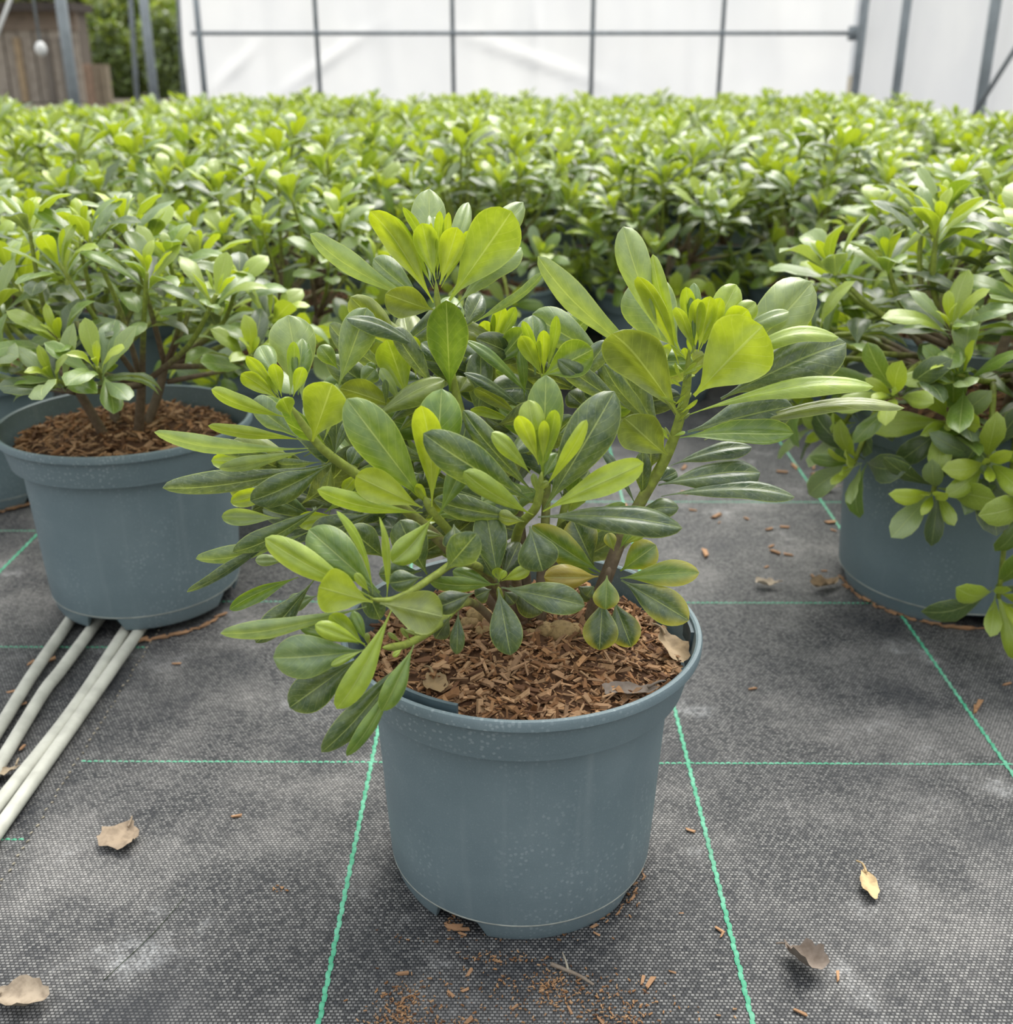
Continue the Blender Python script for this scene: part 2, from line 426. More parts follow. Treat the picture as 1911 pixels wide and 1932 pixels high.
def strip(name, p, q, wd, parent, z=.0012, dash=.0075, h=.0010):
    """woven coloured thread: a chain of small bulging stitches"""
    p = Vector((p[0], p[1], 0)); q = Vector((q[0], q[1], 0)); d = q-p; L = d.length; d.normalize(); s = Vector((-d.y, d.x, 0))
    V = []; F = []; n = int(L/dash)
    for i in range(n):
        c = p + d*(i+.5)*dash + s*(wd*.10*(-1 if i % 2 else 1)); c.z = z+.0003*noise.noise(Vector((c.x*9, c.y*9, 0)))
        o = len(V)
        for du, dv, dz in ((-.52, -.36, -.001), (-.52, .36, -.001), (0, -.5, 0), (0, .5, 0), (.52, -.36, -.001), (.52, .36, -.001)):
            V.append(c + d*(du*dash) + s*(dv*wd) + Vector((0, 0, dz)))
        V.append(c + d*(-.1*dash) + Vector((0, 0, h))); V.append(c + d*(.12*dash) + Vector((0, 0, h)))
        for f in ((0, 2, 6), (0, 6, 1), (1, 6, 3), (2, 7, 6), (3, 6, 7), (2, 4, 7), (4, 5, 7), (5, 3, 7)): F.append(tuple(o+k for k in f))
    return link(name, mesh(name, V, F, M['thread']), parent)
xl, xr = gnd(700, 1444).x, gnd(1299, 1444).x; sp_ = xr-xl
for x in (xl, xr, xr+sp_, xr+2*sp_): strip('marker_thread', (x, .16), (x, 4.5), .0042, over)
xf = gnd(38, 1038).x
strip('marker_thread', (xf, .16), (xf, 4.0), .0042, floor, z=-.0008)
y0 = gnd(1600, 1441).y; y1 = gnd(1600, 1138).y; dy = y1-y0
for k in range(-1, 7):
    strip('cross_thread', (XE+.003, y0+k*dy), (3.0, y0+k*dy), .0026, over, z=.0006, dash=.006, h=.0006)
yl = gnd(30, 1580).y
for k in range(0, 6): strip('cross_thread', (-2.6, yl+k*dy), (XE, yl+k*dy), .0026, floor, z=-.0016, dash=.006, h=.0006)
# pale stitched selvedge of the overlapping sheet: a row of single loops
V = []; F = []; yy = .16
while yy < 3.2:
    L = random.uniform(.002, .004); c = Vector((XE+random.uniform(-.001, .0012), yy, .0012))
    v, f = chip_box(c, Vector((.5, 1, 0)), Vector((0, 0, 1)), L, .0016, .0014)
    o = len(V); V += v; F += [tuple(o+i for i in q) for q in f]; yy += random.uniform(.0085, .0125)
tag(link('selvedge_stitching', mesh('selvedge_stitching', V, F, simple('stitch', (.30, .27, .21), .7, .2)), over), kind='stuff')
# crease in the sheet: its dark shaded line drawn as a thin tube
tube('crease_line', [gnd(195, 1850, .001), gnd(290, 1760, .001), gnd(350, 1690, .001)], .00028, .0002, M['hedge_core'], over, 5)

# ---------------------------------------------------------------- tunnel walls and frame
XL, XR, YB = -2.40, 2.55, 9.0
def sheet_wall(name, p, q, h, label, nx=60, nz=24, amp=.018, z0=0):
    p = Vector(p); q = Vector(q); d = q-p; nrm = Vector((-d.y, d.x, 0)).normalized(); V = []; F = []
    ridges = [(at(700, 55, YB), at(520, 178, YB)), (at(880, 68, YB), at(1130, 155, YB)), (at(480, 85, YB), at(395, 170, YB)), (at(1010, -60, YB), at(1015, 140, YB))] if name == 'wall_back' else []
    for j in range(nz+1):
        for i in range(nx+1):
            c = p + d*(i/nx); z = z0+h*j/nz
            f = amp*noise.noise(Vector((i*.22, z*1.1, len(name)))) + amp*.8*math.sin((c.x+c.y)*2.1+z*2.4)*noise.noise(Vector((c.x*.7, c.y*.7, z*.8)))
            for a_, b_ in ridges:                                       # creases pulled into the sheet
                ux, uz = b_.x-a_.x, b_.z-a_.z; l2 = ux*ux+uz*uz; tt = ((c.x-a_.x)*ux+(z-a_.z)*uz)/l2
                if -.2 < tt < 1.2:
                    dd = ((c.x-a_.x)*uz-(z-a_.z)*ux)/math.sqrt(l2); f += .035*math.exp(-(dd/.035)**2)*max(0, 1-abs(tt-.5)*1.4)
            V.append(c + nrm*f + Vector((0, 0, z)))
    for j in range(nz):
        for i in range(nx):
            k = j*(nx+1)+i; F.append((k, k+1, k+nx+2, k+nx+1))
    o = link(name, mesh(name, V, F, M['sheet'])); return tag(o, label, kind='structure')
wb = sheet_wall('wall_back', (XL-.10, YB+.08, 0), (XR, YB+.08, 0), 3.2, 'white polythene end wall stretched over steel bars', 170, 80)
wr = sheet_wall('wall_right', (XR+.07, YB+.05, 0), (XR+.07, .6, 0), 2.2, 'white polythene side wall behind the steel hoop legs', 70, 16)
for px in (597, 854, 1118, 1363):
    x = at(px, 60, YB).x; tube('upright_bar', [(x, YB, 0), (x, YB, 3.0)], .017, .017, M['steel'], wb, 10, 1)
zr = at(960, 63, YB).z
tube('cross_rail', [(XL, YB-.02, zr), (XR, YB-.02, zr)], .015, .015, M['steel'], wb, 10, 1)
tube('clamp', [(XR-.02, YB-.03, zr-.05), (XR-.02, YB-.03, zr+.05)], .045, .045, M['steel'], wb, 10, 1)
for k, (Y, lab) in enumerate(((YB-.12, 'steel hoop framing the white end wall of the tunnel'), (7.9, 'steel tunnel hoop standing between the end hoop and the nearest hoop'), (6.45, 'thick grey steel tunnel hoop nearest the middle of the bed'))):
    xl_ = XL if k else -2.315; h = empty('tunnel_hoop', ((xl_+XR)/2, Y, 0)); hw = (XR-xl_)/2; r = .030 if k else .022
    tag(h, lab, 'tunnel frame', 'steel hoops of the tunnel')
    for sx_ in (-1, 1): tube('leg', [(sx_*hw, 0, -.02), (sx_*hw, 0, 1.5)], r, r, M['steel'], h, 12, 1)
    arc = [(-hw*math.cos(math.pi*i/24), 0, 1.5+1.4*math.sin(math.pi*i/24)) for i in range(25)]
    tube('arch', arc, r, r, M['steel'], h, 12, 1)
# thin poles beside the legs, brace on the right
def pole(px0, py0, px1, py1, Y, rad, label, z0=0, z1=2.2):
    a = at(px0, py0, Y); b = at(px1, py1, Y); d = (a-b)/(a.z-b.z)
    p = b + d*(z0-b.z); q = b + d*(z1-b.z)
    o = tube('thin_pole', [p, q], rad, rad, M['steel'], None, 10, 1); return tag(o, label, 'pole', 'thin steel poles')
pole(246, 0, 257, 165, 8.6, .017, 'thin grey pole standing in front of the green hedge')
pole(336, 0, 346, 172, 8.8, .014, 'thin grey pole beside the left edge of the white end wall')
pole(1637, 0, 1616, 178, 8.75, .016, 'thin steel pole between the wall corner and the side hoops', 0, 1.5)
bp0 = Vector((XR-.05, 6.36, .40)); bp1 = Vector((XR-.05, 5.5, 1.1))
tag(tube('brace_bar', [bp0-(bp1-bp0)*.05, bp1], .013, .013, M['steel'], None, 8, 1), 'slanting steel brace bar against the white side wall', 'brace')
# slanting white tube near the shed, and hanging cord with a white weight
a, b = at(22, -8, 6.9), at(-12, 82, 6.9)
tag(tube('roller_tube', [a+(a-b)*1.2, b+(b-a)*1.6], .012, .012, M['white'], None, 8, 1), 'pale slanting tube crossing in front of the wooden shed', 'tube')
hc = at(77, 92, 7.2); cord = empty('hanging_weight', hc)
tag(cord, 'white weight hanging on a thin cord in front of the shed', 'weight')
tube('cord', [(0, 0, .03), (-.012, 0, 1.6)], .009, .009, M['steel'], cord, 6, 1)
V, F, UV = tube_data([(0, 0, z*.042) for z in (-1, -.85, -.5, 0, .5, .85, 1)], [.008, .02, .032, .036, .030, .018, .01], 12)
link('weight', mesh('weight', V, F, M['white'], True, UV), cord)

# ---------------------------------------------------------------- outside on the left: shed, stack, hedge
sh = empty('wooden_shed', (at(80, 150, 20).x, 20, 0)); tag(sh, 'low weathered grey wooden shed with dark overhanging roof', 'shed')
shx0 = at(-150, 150, 20).x-sh.location.x; shx1 = at(158, 150, 20).x-sh.location.x; zt = at(80, 22, 20).z
n = 11; wpl = (shx1-shx0)/n
box('shed_core', shx0, shx1, .05, .5, 0, zt, M['plank'], sh).color = (.14, .12, .10, 1)
for i in range(n):
    o = box('board', shx0+i*wpl+.012, shx0+(i+1)*wpl-.012, -random.uniform(0, .03), .06, 0, zt-.02, M['plank'], sh)
    k = random.uniform(.8, 1.15); o.color = (.36*k, .315*k, .265*k, 1)
o = box('roof', shx0-.2, shx1+.06, -.35, .7, zt, zt+.13, M['plank'], sh); o.color = (.06, .05, .045, 1)
o = box('eaves_board', shx0-.1, shx1+.03, -.06, .0, zt-.28, zt, M['plank'], sh); o.color = (.25, .20, .16, 1)
for px in (38, 92, 120):
    x = at(px, 100, 20).x-sh.location.x
    o = box('batten', x-.05, x+.05, -.09, .0, 0, zt*.72, M['plank'], sh); o.color = random.choice([(.17, .15, .13, 1), (.36, .27, .17, 1)])
st = empty('timber_stack', (at(182, 150, 18.5).x, 18.5, 0)); tag(st, 'stack of brown upright timbers beside the shed', 'timber')
zt2 = at(182, 120, 18.5).z
for i in range(5):
    o = box('timber', -.19+i*.078, -.19+i*.078+.068, random.uniform(-.05, .0), .1, 0, zt2-random.uniform(0, .05), M['plank'], st); o.color = (.27*random.uniform(.8, 1.1), .20, .145, 1)
def leafy_mass(name, c, rx, ry, rz, n, tints, label, cat, size=.11, parent=None):
    t = empty(name, (c[0], c[1], 0)); tag(t, label, cat)
    V = []; F = []; T = []; UV = []
    for _ in range(n):
        d = Vector((random.gauss(0, 1), random.gauss(0, 1), random.gauss(0, 1))).normalized()
        lump = 1+.22*noise.noise(d*2.6+Vector((c[0], 0, 0)))
        k = random.uniform(.82, 1.03)*lump
        p = Vector((d.x*rx*k, d.y*ry*k, c[2]+d.z*rz*k))
        if p.z < .02: p.z = random.uniform(.02, .4)
        s = size*random.uniform(.6, 1.3); ax = Vector((random.gauss(0, 1), random.gauss(0, 1), random.gauss(.3, .8))).normalized()
        nr = (d+Vector((random.gauss(0, .6), random.gauss(0, .6), .5))).normalized(); sd = ax.cross(nr).normalized()
        o = len(V); V += [p, p+ax*s*.6+sd*s*.3, p+ax*s*1.2, p+ax*s*.6-sd*s*.3]; F.append((o, o+1, o+2, o+3))
        UV += [(0, .5), (.6, .9), (1, .5), (.6, .1)]
        cc = jitter(random.choice(tints), .25); T += [cc]*4
    f = link('foliage', mesh('foliage', V, F, M['leaf_far'], False, UV, T), t); f['kind'] = 'stuff'
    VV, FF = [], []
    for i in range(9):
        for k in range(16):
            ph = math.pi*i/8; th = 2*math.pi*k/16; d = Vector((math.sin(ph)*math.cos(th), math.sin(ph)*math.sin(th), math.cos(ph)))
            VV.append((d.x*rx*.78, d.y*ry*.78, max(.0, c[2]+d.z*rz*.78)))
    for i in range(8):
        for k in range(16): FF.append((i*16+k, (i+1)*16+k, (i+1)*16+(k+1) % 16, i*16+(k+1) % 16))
    link('shade_hull', mesh('shade_hull', VV, FF, M['hedge_core']), t)  # near-black hull, coloured as the shade deep inside the foliage
    return t
G1 = [(.10, .17, .03, 1), (.16, .25, .03, 1), (.05, .10, .02, 1)]; G2 = [(.30, .40, .06, 1), (.22, .33, .05, 1), (.40, .47, .12, 1)]
GD = [(.04, .08, .02, 1), (.06, .11, .025, 1), (.10, .17, .03, 1)]
Yh = 23.0
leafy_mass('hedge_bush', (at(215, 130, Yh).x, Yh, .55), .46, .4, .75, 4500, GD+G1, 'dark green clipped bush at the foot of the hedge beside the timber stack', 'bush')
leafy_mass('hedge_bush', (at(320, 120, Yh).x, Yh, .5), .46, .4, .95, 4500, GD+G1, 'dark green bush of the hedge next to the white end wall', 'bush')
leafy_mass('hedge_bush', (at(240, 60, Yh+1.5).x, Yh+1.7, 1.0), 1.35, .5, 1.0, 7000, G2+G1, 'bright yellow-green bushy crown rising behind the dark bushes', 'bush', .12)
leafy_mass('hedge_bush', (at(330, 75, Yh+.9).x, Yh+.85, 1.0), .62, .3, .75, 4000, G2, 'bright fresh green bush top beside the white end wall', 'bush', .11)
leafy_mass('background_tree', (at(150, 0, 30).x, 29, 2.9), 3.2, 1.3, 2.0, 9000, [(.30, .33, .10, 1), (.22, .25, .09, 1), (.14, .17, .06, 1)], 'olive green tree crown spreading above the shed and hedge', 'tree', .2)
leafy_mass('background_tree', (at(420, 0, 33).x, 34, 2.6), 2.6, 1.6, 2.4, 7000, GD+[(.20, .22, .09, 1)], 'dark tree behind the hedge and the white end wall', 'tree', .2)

# ---------------------------------------------------------------- massed potted shrubs
def leafset(nu, nv, cnt):
    out = []
    for i in range(cnt):
        V, F, UV = leaf_data((0, 0, 0), (1, 0, 0), .34+.05*random.random(), Vector((0, 0, 1)), bend=random.uniform(-.02, .13), fold=random.uniform(.05, .35),
            roll=random.uniform(0, .35), twist=random.uniform(-.5, .5), sway=random.uniform(-.05, .05), wav=.12, nu=nu, nv=nv, seed=i, tipcurl=random.uniform(0, .15), ell=random.uniform(0, .22))
        out.append((V, F, UV))
    return out
NEAR = [mesh('leaf', v, f, M['leaf'], True, uv) for v, f, uv in leafset(9, 2, 8)]
FARL = leafset(6, 1, 6)
def frame(d, up):
    """matrix turning +X to d with +Z as near to up as can be"""
    x = d.normalized(); z = (up-x*up.dot(x))
    if z.length < 1e-4: z = x.orthogonal()
    z.normalize(); y = z.cross(x)
    return Matrix((x, y, z)).transposed()
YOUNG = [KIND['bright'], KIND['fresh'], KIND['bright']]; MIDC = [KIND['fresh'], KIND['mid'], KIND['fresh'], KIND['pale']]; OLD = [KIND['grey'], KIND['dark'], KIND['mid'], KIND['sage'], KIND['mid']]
def whorl(tip, axis, n, L, rnd, spread=1.0):
    """leaves of one shoot: (base, direction, up, length, width factor, colour)"""
    axis = axis.normalized(); a = axis.orthogonal().normalized(); b = axis.cross(a); out = []; ph = rnd.random()*6.28
    for i in range(n):
        f = i/(n-1); th = ph+i*2.39996+rnd.uniform(-.2, .2)
        el = (R(12)+R(62)*f**.85)*spread+rnd.uniform(-.12, .12)
        rad = a*math.cos(th)+b*math.sin(th); d = axis*math.cos(el)+rad*math.sin(el)
        d = (d+Vector((0, 0, .10))).normalized()
        up = (axis*math.sin(el)-rad*math.cos(el))
        l = L*(.42+.62*min(1, f*1.6))*rnd.uniform(.85, 1.15)
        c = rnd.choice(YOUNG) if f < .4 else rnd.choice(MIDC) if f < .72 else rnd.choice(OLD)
        out.append((tip-axis*(.35*L*f)+rad*.002, d, up, l, rnd.uniform(.85, 1.25)*(.8 if f < .3 else 1.0), c))
    return out
def branches(rnd, n, rad, zlo, zhi, L):
    """branch curves of one shrub, with the shoot axis at each tip"""
    out = []
    for i in range(n):
        r = rad*math.sqrt((i+.5)/n)*rnd.uniform(.9, 1.1); th = i*2.39996+rnd.uniform(-.3, .3)
        z = zhi-(zhi-zlo)*(r/rad)**2*rnd.uniform(.6, 1.1)+rnd.uniform(-.02, .02)
        tip = Vector((r*math.cos(th), r*math.sin(th), z)); fk = round(th/1.5708)*1.5708+.5; base = Vector((.055*math.cos(fk), .055*math.sin(fk), min(.275, z-.03)))
        mid = base.lerp(tip, .5)+Vector((math.cos(th), math.sin(th), -.2))*.02*r/rad+Vector((rnd.uniform(-.01, .01), rnd.uniform(-.01, .01), 0))
        axis = (tip-mid).normalized()+Vector((0, 0, .75))
        out.append(([base, mid, tip], axis.normalized()))
    return out
def near_shrub(seed, nb=25, rad=.20, zlo=.27, zhi=.47, L=.066, per=10, hang=(), chips=500):
    rnd = random.Random(seed); random.seed(seed)
    root = empty('potted_shrub', (0, 0, 0))
    p = link('pot', POT_A, root); link('mould_line', GROOVE, p)
    mulch('bark_mulch', .126, .200, chips, root, smin=.005, smax=.02)
    for k in range(4):                                                  # main stems rising from the bark
        th = k*1.5708+.5; r0 = rnd.uniform(.012, .03)
        tube('stem', [(r0*math.cos(th), r0*math.sin(th), .195), (.04*math.cos(th), .04*math.sin(th), .24), (.055*math.cos(th), .055*math.sin(th), .278)], .0062, .0048, M['bark'], root, 7, 4)
    bs = branches(rnd, nb, rad, zlo, zhi, L)
    for (r, deg, z) in hang:                                            # low branches leaning out over the rim
        th = R(deg); tip = Vector((r*math.cos(th), r*math.sin(th), z)); b0 = Vector((.05*math.cos(th), .05*math.sin(th), .24))
        mid = Vector((r*.72*math.cos(th), r*.72*math.sin(th), max(z+.02, .262)))
        bs.append(([b0, mid, tip], ((tip-mid).normalized()*.6+Vector((math.cos(th)*.4, math.sin(th)*.4, .5))).normalized()))
    for pts, axis in bs:
        br = tube('branch', pts, .0038, .0022, M['stem'], root, 6, 4)
        lv = whorl(pts[-1], axis, per, L, rnd)
        for k in range(rnd.randint(2, 4)):                              # a few older leaves lower down the branch
            q = pts[1].lerp(pts[2], rnd.uniform(.0, .75)); th = rnd.random()*6.28
            d = Vector((math.cos(th), math.sin(th), rnd.uniform(-.45, .4)))
            lv.append((q, d, Vector((0, 0, 1)), L*rnd.uniform(.8, 1.05), 1.1, rnd.choice(OLD)))
        for (b0, d, up, l, wf, c) in lv:
            o = link('leaf', rnd.choice(NEAR), br); o.matrix_local = Matrix.Translation(b0) @ (frame(d, up) @ Matrix.Diagonal((l, l*wf, l))).to_4x4()
            k = 1+rnd.uniform(-.15, .15); o.color = (c[0]*k, c[1]*k, c[2], c[3])
    return root
def copy_tree(o, kids, parent=None):
    c = o.copy(); COL.objects.link(c); c.parent = parent
    for ch in kids.get(o.name, ()): copy_tree(ch, kids, c)
    return c
def kidmap(root):
    km = {}
    def rec(o):
        km[o.name] = list(o.children)
        for c in o.children: rec(c)
    rec(root); return km

# shoots for the plants farther off: leaves joined, too small to pick apart singly
def shoot_mesh(seed, L=.066, n=11):
    rnd = random.Random(seed); V = []; F = []; UV = []; T = []
    v, f, uv = tube_data([(0, 0, -.10), (0, 0, -.04), (0, 0, 0)], [.0035, .0028, .002], 5)
    V += v; F += f; UV += uv; T += [(.2, .24, .06, 1)]*len(v)
    lv = whorl(Vector((0, 0, 0)), Vector((0, 0, 1)), n, L, rnd)
    for k in range(3):
        th = rnd.random()*6.28; lv.append((Vector((0, 0, -.03-.02*k)), Vector((math.cos(th), math.sin(th), .1)), Vector((0, 0, 1)), L, 1.1, rnd.choice(OLD)))
    for (b0, d, up, l, wf, c) in lv:
        a, f, uv = rnd.choice(FARL); mt = frame(d, up) @ Matrix.Diagonal((l, l*wf, l)); o = len(V)
        V += [b0+mt @ q for q in a]; F += [tuple(o+i for i in q) for q in f]; UV += uv
        k = 1+rnd.uniform(-.15, .15); T += [(c[0]*k, c[1]*k, c[2], c[3])]*len(a)
    me = mesh('leafy_shoot', V, F, M['leaf_far'], True, UV, T); return me
SHOOTS = [shoot_mesh(100+i) for i in range(9)]
FARMULCH = None
def far_shrub(seed, nb=27, rad=.20, zlo=.31, zhi=.475):
    rnd = random.Random(seed); root = empty('potted_shrub', (0, 0, 0))
    link('pot', POT_LOW, root)
    V = [(0, 0, .20)]+[(.128*math.cos(2*math.pi*k/24), .128*math.sin(2*math.pi*k/24), .19) for k in range(24)]
    link('bark_mulch', mesh('bark_mulch', V, [(0, 1+k, 1+(k+1) % 24) for k in range(24)], M['soil']), root)
    for k in range(4):
        th = k*1.57+rnd.random(); tube('stem', [(0, 0, .19), (.03*math.cos(th), .03*math.sin(th), .27), (.09*math.cos(th), .09*math.sin(th), .36)], .005, .003, M['stem'], root, 5, 2)
    for pts, axis in branches(rnd, nb, rad, zlo, zhi, .06):
        o = link('leafy_shoot', rnd.choice(SHOOTS), root); o['kind'] = 'stuff'
        q = Vector((0, 0, 1)).rotation_difference(axis).to_matrix() @ Matrix.Rotation(rnd.random()*6.28, 3, 'Z')
        s = rnd.uniform(.85, 1.15); o.matrix_local = Matrix.Translation(pts[-1]) @ (q*s).to_4x4()
    return root

GRP = 'potted shrubs massed in the bed'
ORD = ['first', 'second', 'third', 'fourth', 'fifth', 'sixth', 'seventh', 'eighth', 'ninth', 'tenth', 'eleventh', 'twelfth']
HN = [(.15+.02*(k % 3), k*40+10*(k % 2), .255-.02*(k % 3)) for k in range(9)]
protoN = [near_shrub(11, nb=23, hang=HN), near_shrub(12, nb=23, zhi=.485, hang=HN), near_shrub(13, nb=22, rad=.21, hang=HN)]
kmN = [kidmap(p) for p in protoN]
protoF = [far_shrub(31+i) for i in range(5)]
kmF = [kidmap(p) for p in protoF]
usedN, usedF = [False]*3, [False]*5
def put(kind, i, x, y, rz, s, label, group=None, z=0):
    P, KM, U = (protoN, kmN, usedN) if kind == 'n' else (protoF, kmF, usedF)
    o = P[i] if not U[i] else copy_tree(P[i], KM[i]); U[i] = True
    o.location = (x, y, z); o.rotation_euler = (0, 0, rz); o.scale = (s, s, s)
    return tag(o, label, 'potted shrub', group)
rg = random.Random(5)
# the three nearest pots in front of the bed
xp = at(278, 1085, 1.275).x
lp = near_shrub(21, nb=31, rad=.205, zlo=.275, zhi=.45, L=.062, chips=1800); lp.location = (xp, 1.275, .0125); lp.scale = (1.04, 1.04, 1.03); lp.rotation_euler.z = R(14)
tag(lp, 'leafy shrub in a blue-grey pot standing on four pale hoses', 'potted shrub', GRP)
HG = [(.155+.02*(k % 3), 108+k*13, .26-.028*(k % 4)) for k in range(15)]+[(.178, 247, .072), (.18, 225, .17)]
rp = near_shrub(22, nb=26, rad=.205, zlo=.25, zhi=.40, L=.060, per=11, hang=HG, chips=500); rp.location = (at(1784, 1080, 1.33).x, 1.33, 0); rp.scale = (1.24, 1.24, 1.18); rp.rotation_euler.z = R(15)
tag(rp, 'bushy shrub whose low leaves hang over the side of its wide blue-grey pot', 'potted shrub', GRP)
bl = near_shrub(23, nb=24, rad=.20, zlo=.31, zhi=.47, chips=500); bl.location = (at(-25, 900, 1.66).x, 1.66, 0)
tag(bl, 'potted shrub set back beside the pot on the hoses, bark spilling under its base', 'potted shrub', GRP)
spots = []
placed = [(lp.location.x, 1.275), (rp.location.x, 1.33), (bl.location.x, 1.66)]
extra = [(-.36, 1.72), (-.05, 2.22), (.30, 2.24), (.98, 1.60), (.74, 1.86), (.62, 2.26), (-.68, 2.05), (-.40, 2.12), (1.12, 2.0), (.95, 2.30), (-1.02, 1.98), (-.98, 2.35)]
for (x, y) in extra: spots.append((x, y)); placed.append((x, y))
row = 0; y = 2.56
while y < 5.75:
    x = -2.6+(row % 2)*.165
    while x < 1.55:
        if abs(x) < .47*y+.45 and not (x < -1.55 and y > 4.9):
            q = (x+rg.uniform(-.01, .01), y+rg.uniform(-.01, .01))
            if min(math.hypot(q[0]-a, q[1]-b) for a, b in placed) > .305: spots.append(q)
        x += .33
    y += .30; row += 1
LABX = 'leafy potted shrub on the ragged front edge of the massed bed'
for (x, y) in spots:
    k = 'n' if y < 2.45 else 'f'
    put(k, rg.randrange(3 if k == 'n' else 5), x, y, rg.random()*6.28, rg.uniform(.96, 1.04), LABX if y < 2.45 else 'leafy shrub in the %s full row of the massed bed from its front' % ORD[int((y-2.4)/.30)], GRP)

# ---------------------------------------------------------------- the main shrub
PX, PY = at(981, 1600, .785).x, .785
main = empty('potted_shrub', (PX, PY, 0))
tag(main, 'tall potted shrub with large glossy leaves standing alone in front of the bed', 'potted shrub')
pot = link('pot', POT_A.copy(), main); pot.rotation_euler.z = R(-3.5)
link('mould_line', GROOVE, pot)
mulch('bark_mulch', .1275, .2, 4200, main, .008, .003, .019)
OFF = Vector((PX, PY, 0))
def P(px, py, Y): return at(px, py, Y)-OFF
# dark strip tucked inside the rim and the label slot
def rim_arc(name, a0, a1, r0, r1, z0, z1, mat):
    V = []; F = []; n = 20
    for i in range(n+1):
        th = R(a0+(a1-a0)*i/n)
        for r, z in ((r0, z0), (r1, z0), (r1, z1), (r0, z1)): V.append((r*math.cos(th), r*math.sin(th), z))
    for i in range(n):
        for k in range(4): F.append((i*4+k, i*4+(k+1) % 4, i*4+4+(k+1) % 4, i*4+4+k))
    F += [(0, 1, 2, 3), tuple(n*4+k for k in (3, 2, 1, 0))]
    return link(name, mesh(name, V, F, mat, False), main)
rim_arc('rim_strip', 222, 250, .1305, .1336, .200, .2270, M['strip'])
so = rim_arc('label_slot', -3, 9, .1345, .1372, .196, .221, M['strip'])
# pale brown knobbly growths at the foot of the stems
for (px, py, r) in ((905, 1165, .012), (885, 1180, .009), (930, 1175, .010), (985, 1180, .009), (1000, 1200, .008), (1030, 1192, .010), (1058, 1195, .013), (1085, 1190, .008), (912, 1195, .008), (975, 1150, .009), (1005, 1160, .008)):
    c = gnd(px, py, .207)-OFF; V = []; F = []
    for i in range(9):
        for k in range(12):
            ph = math.pi*i/8; th = 2*math.pi*k/12; d = Vector((math.sin(ph)*math.cos(th), math.sin(ph)*math.sin(th), math.cos(ph)*.75))
            V.append(d*r*(1+.25*noise.noise(d*2+c*90)))
    for i in range(8):
        for k in range(12): F.append((i*12+k, (i+1)*12+k, (i+1)*12+(k+1) % 12, i*12+(k+1) % 12))
    o = link('fungus_knob', mesh('fungus_knob', V, F, M['wood']), main); o.location = c
    kk = random.uniform(.8, 1.15); o.color = (.36*kk, .25*kk, .115*kk, 1)

LEAFN = [0]
def leaf(br, b, t, wid, roll=0, bend=.05, kind='mid', fold=.15, curl=.32, twist=0, sway=0, under=False, tipcurl=.06, wav=.10, old=False):
    """b, t: base and tip (local); roll: degrees the face turns away from the viewer's side"""
    LEAFN[0] += 1
    a = (t-b).normalized(); m = b.lerp(t, .55); v = (CP-OFF-m).normalized()
    n = (v-a*v.dot(a)).normalized(); s = a.cross(n)
    if under: n = -n
    n = n*math.cos(R(roll))+s*math.sin(R(roll))
    ell = dict(dark=.42, deep=.45, grey=.25, mid=.3, olive=.2, sage=.15, yellow=.25).get(kind, .05)
    V, F, UV = leaf_data(b, t, wid, n, bend, fold, curl, twist, sway, wav, 16, 4, LEAFN[0], tipcurl, ell)
    o = link('leaf', mesh('leaf', [p-b for p in V], F, M['leaf_old'] if old else M['leaf'], True, UV), br)
    o.location = b
    o.color = jitter(KIND[kind], .10); return o
class Crop:
    def __init__(s, ox, oy, sc): s.ox, s.oy, s.sc = ox, oy, sc
    def p(s, x, y, Y): return P(s.ox+x/s.sc, s.oy+y/s.sc, Y)
    def wid(s, w, Y, x, y):
        q = at(s.ox+x/s.sc, s.oy+y/s.sc, Y)-CP; zc = -(CM.transposed() @ q).z
        return w/s.sc*zc/FPX
def put_leaves(br, crop, Yc, rows):
    for r in rows:
        bx, by, tx, ty, yb, yt, wd, roll, kind = r[:9]; kw = r[9] if len(r) > 9 else {}
        Yb, Yt = Yc+yb/100, Yc+yt/100
        leaf(br, crop.p(bx, by, Yb), crop.p(tx, ty, Yt), crop.wid(wd, Yt, tx, ty)*1.04, roll, kind=kind, **kw)
def branch(pts, r0, r1, mat='stem'):
    p = smooth_path([P(*q) for q in pts], 6); n = len(p)-1
    rr = [(r0+(r1-r0)*i/n)*(1-.8*max(0, (i/n-.86)/.14)**1.5) for i in range(n+1)]
    V, F, UV = tube_data(p, rr, 10); return link('branch', mesh('branch', V, F, M[mat], True, UV), main)
U = dict(under=True)

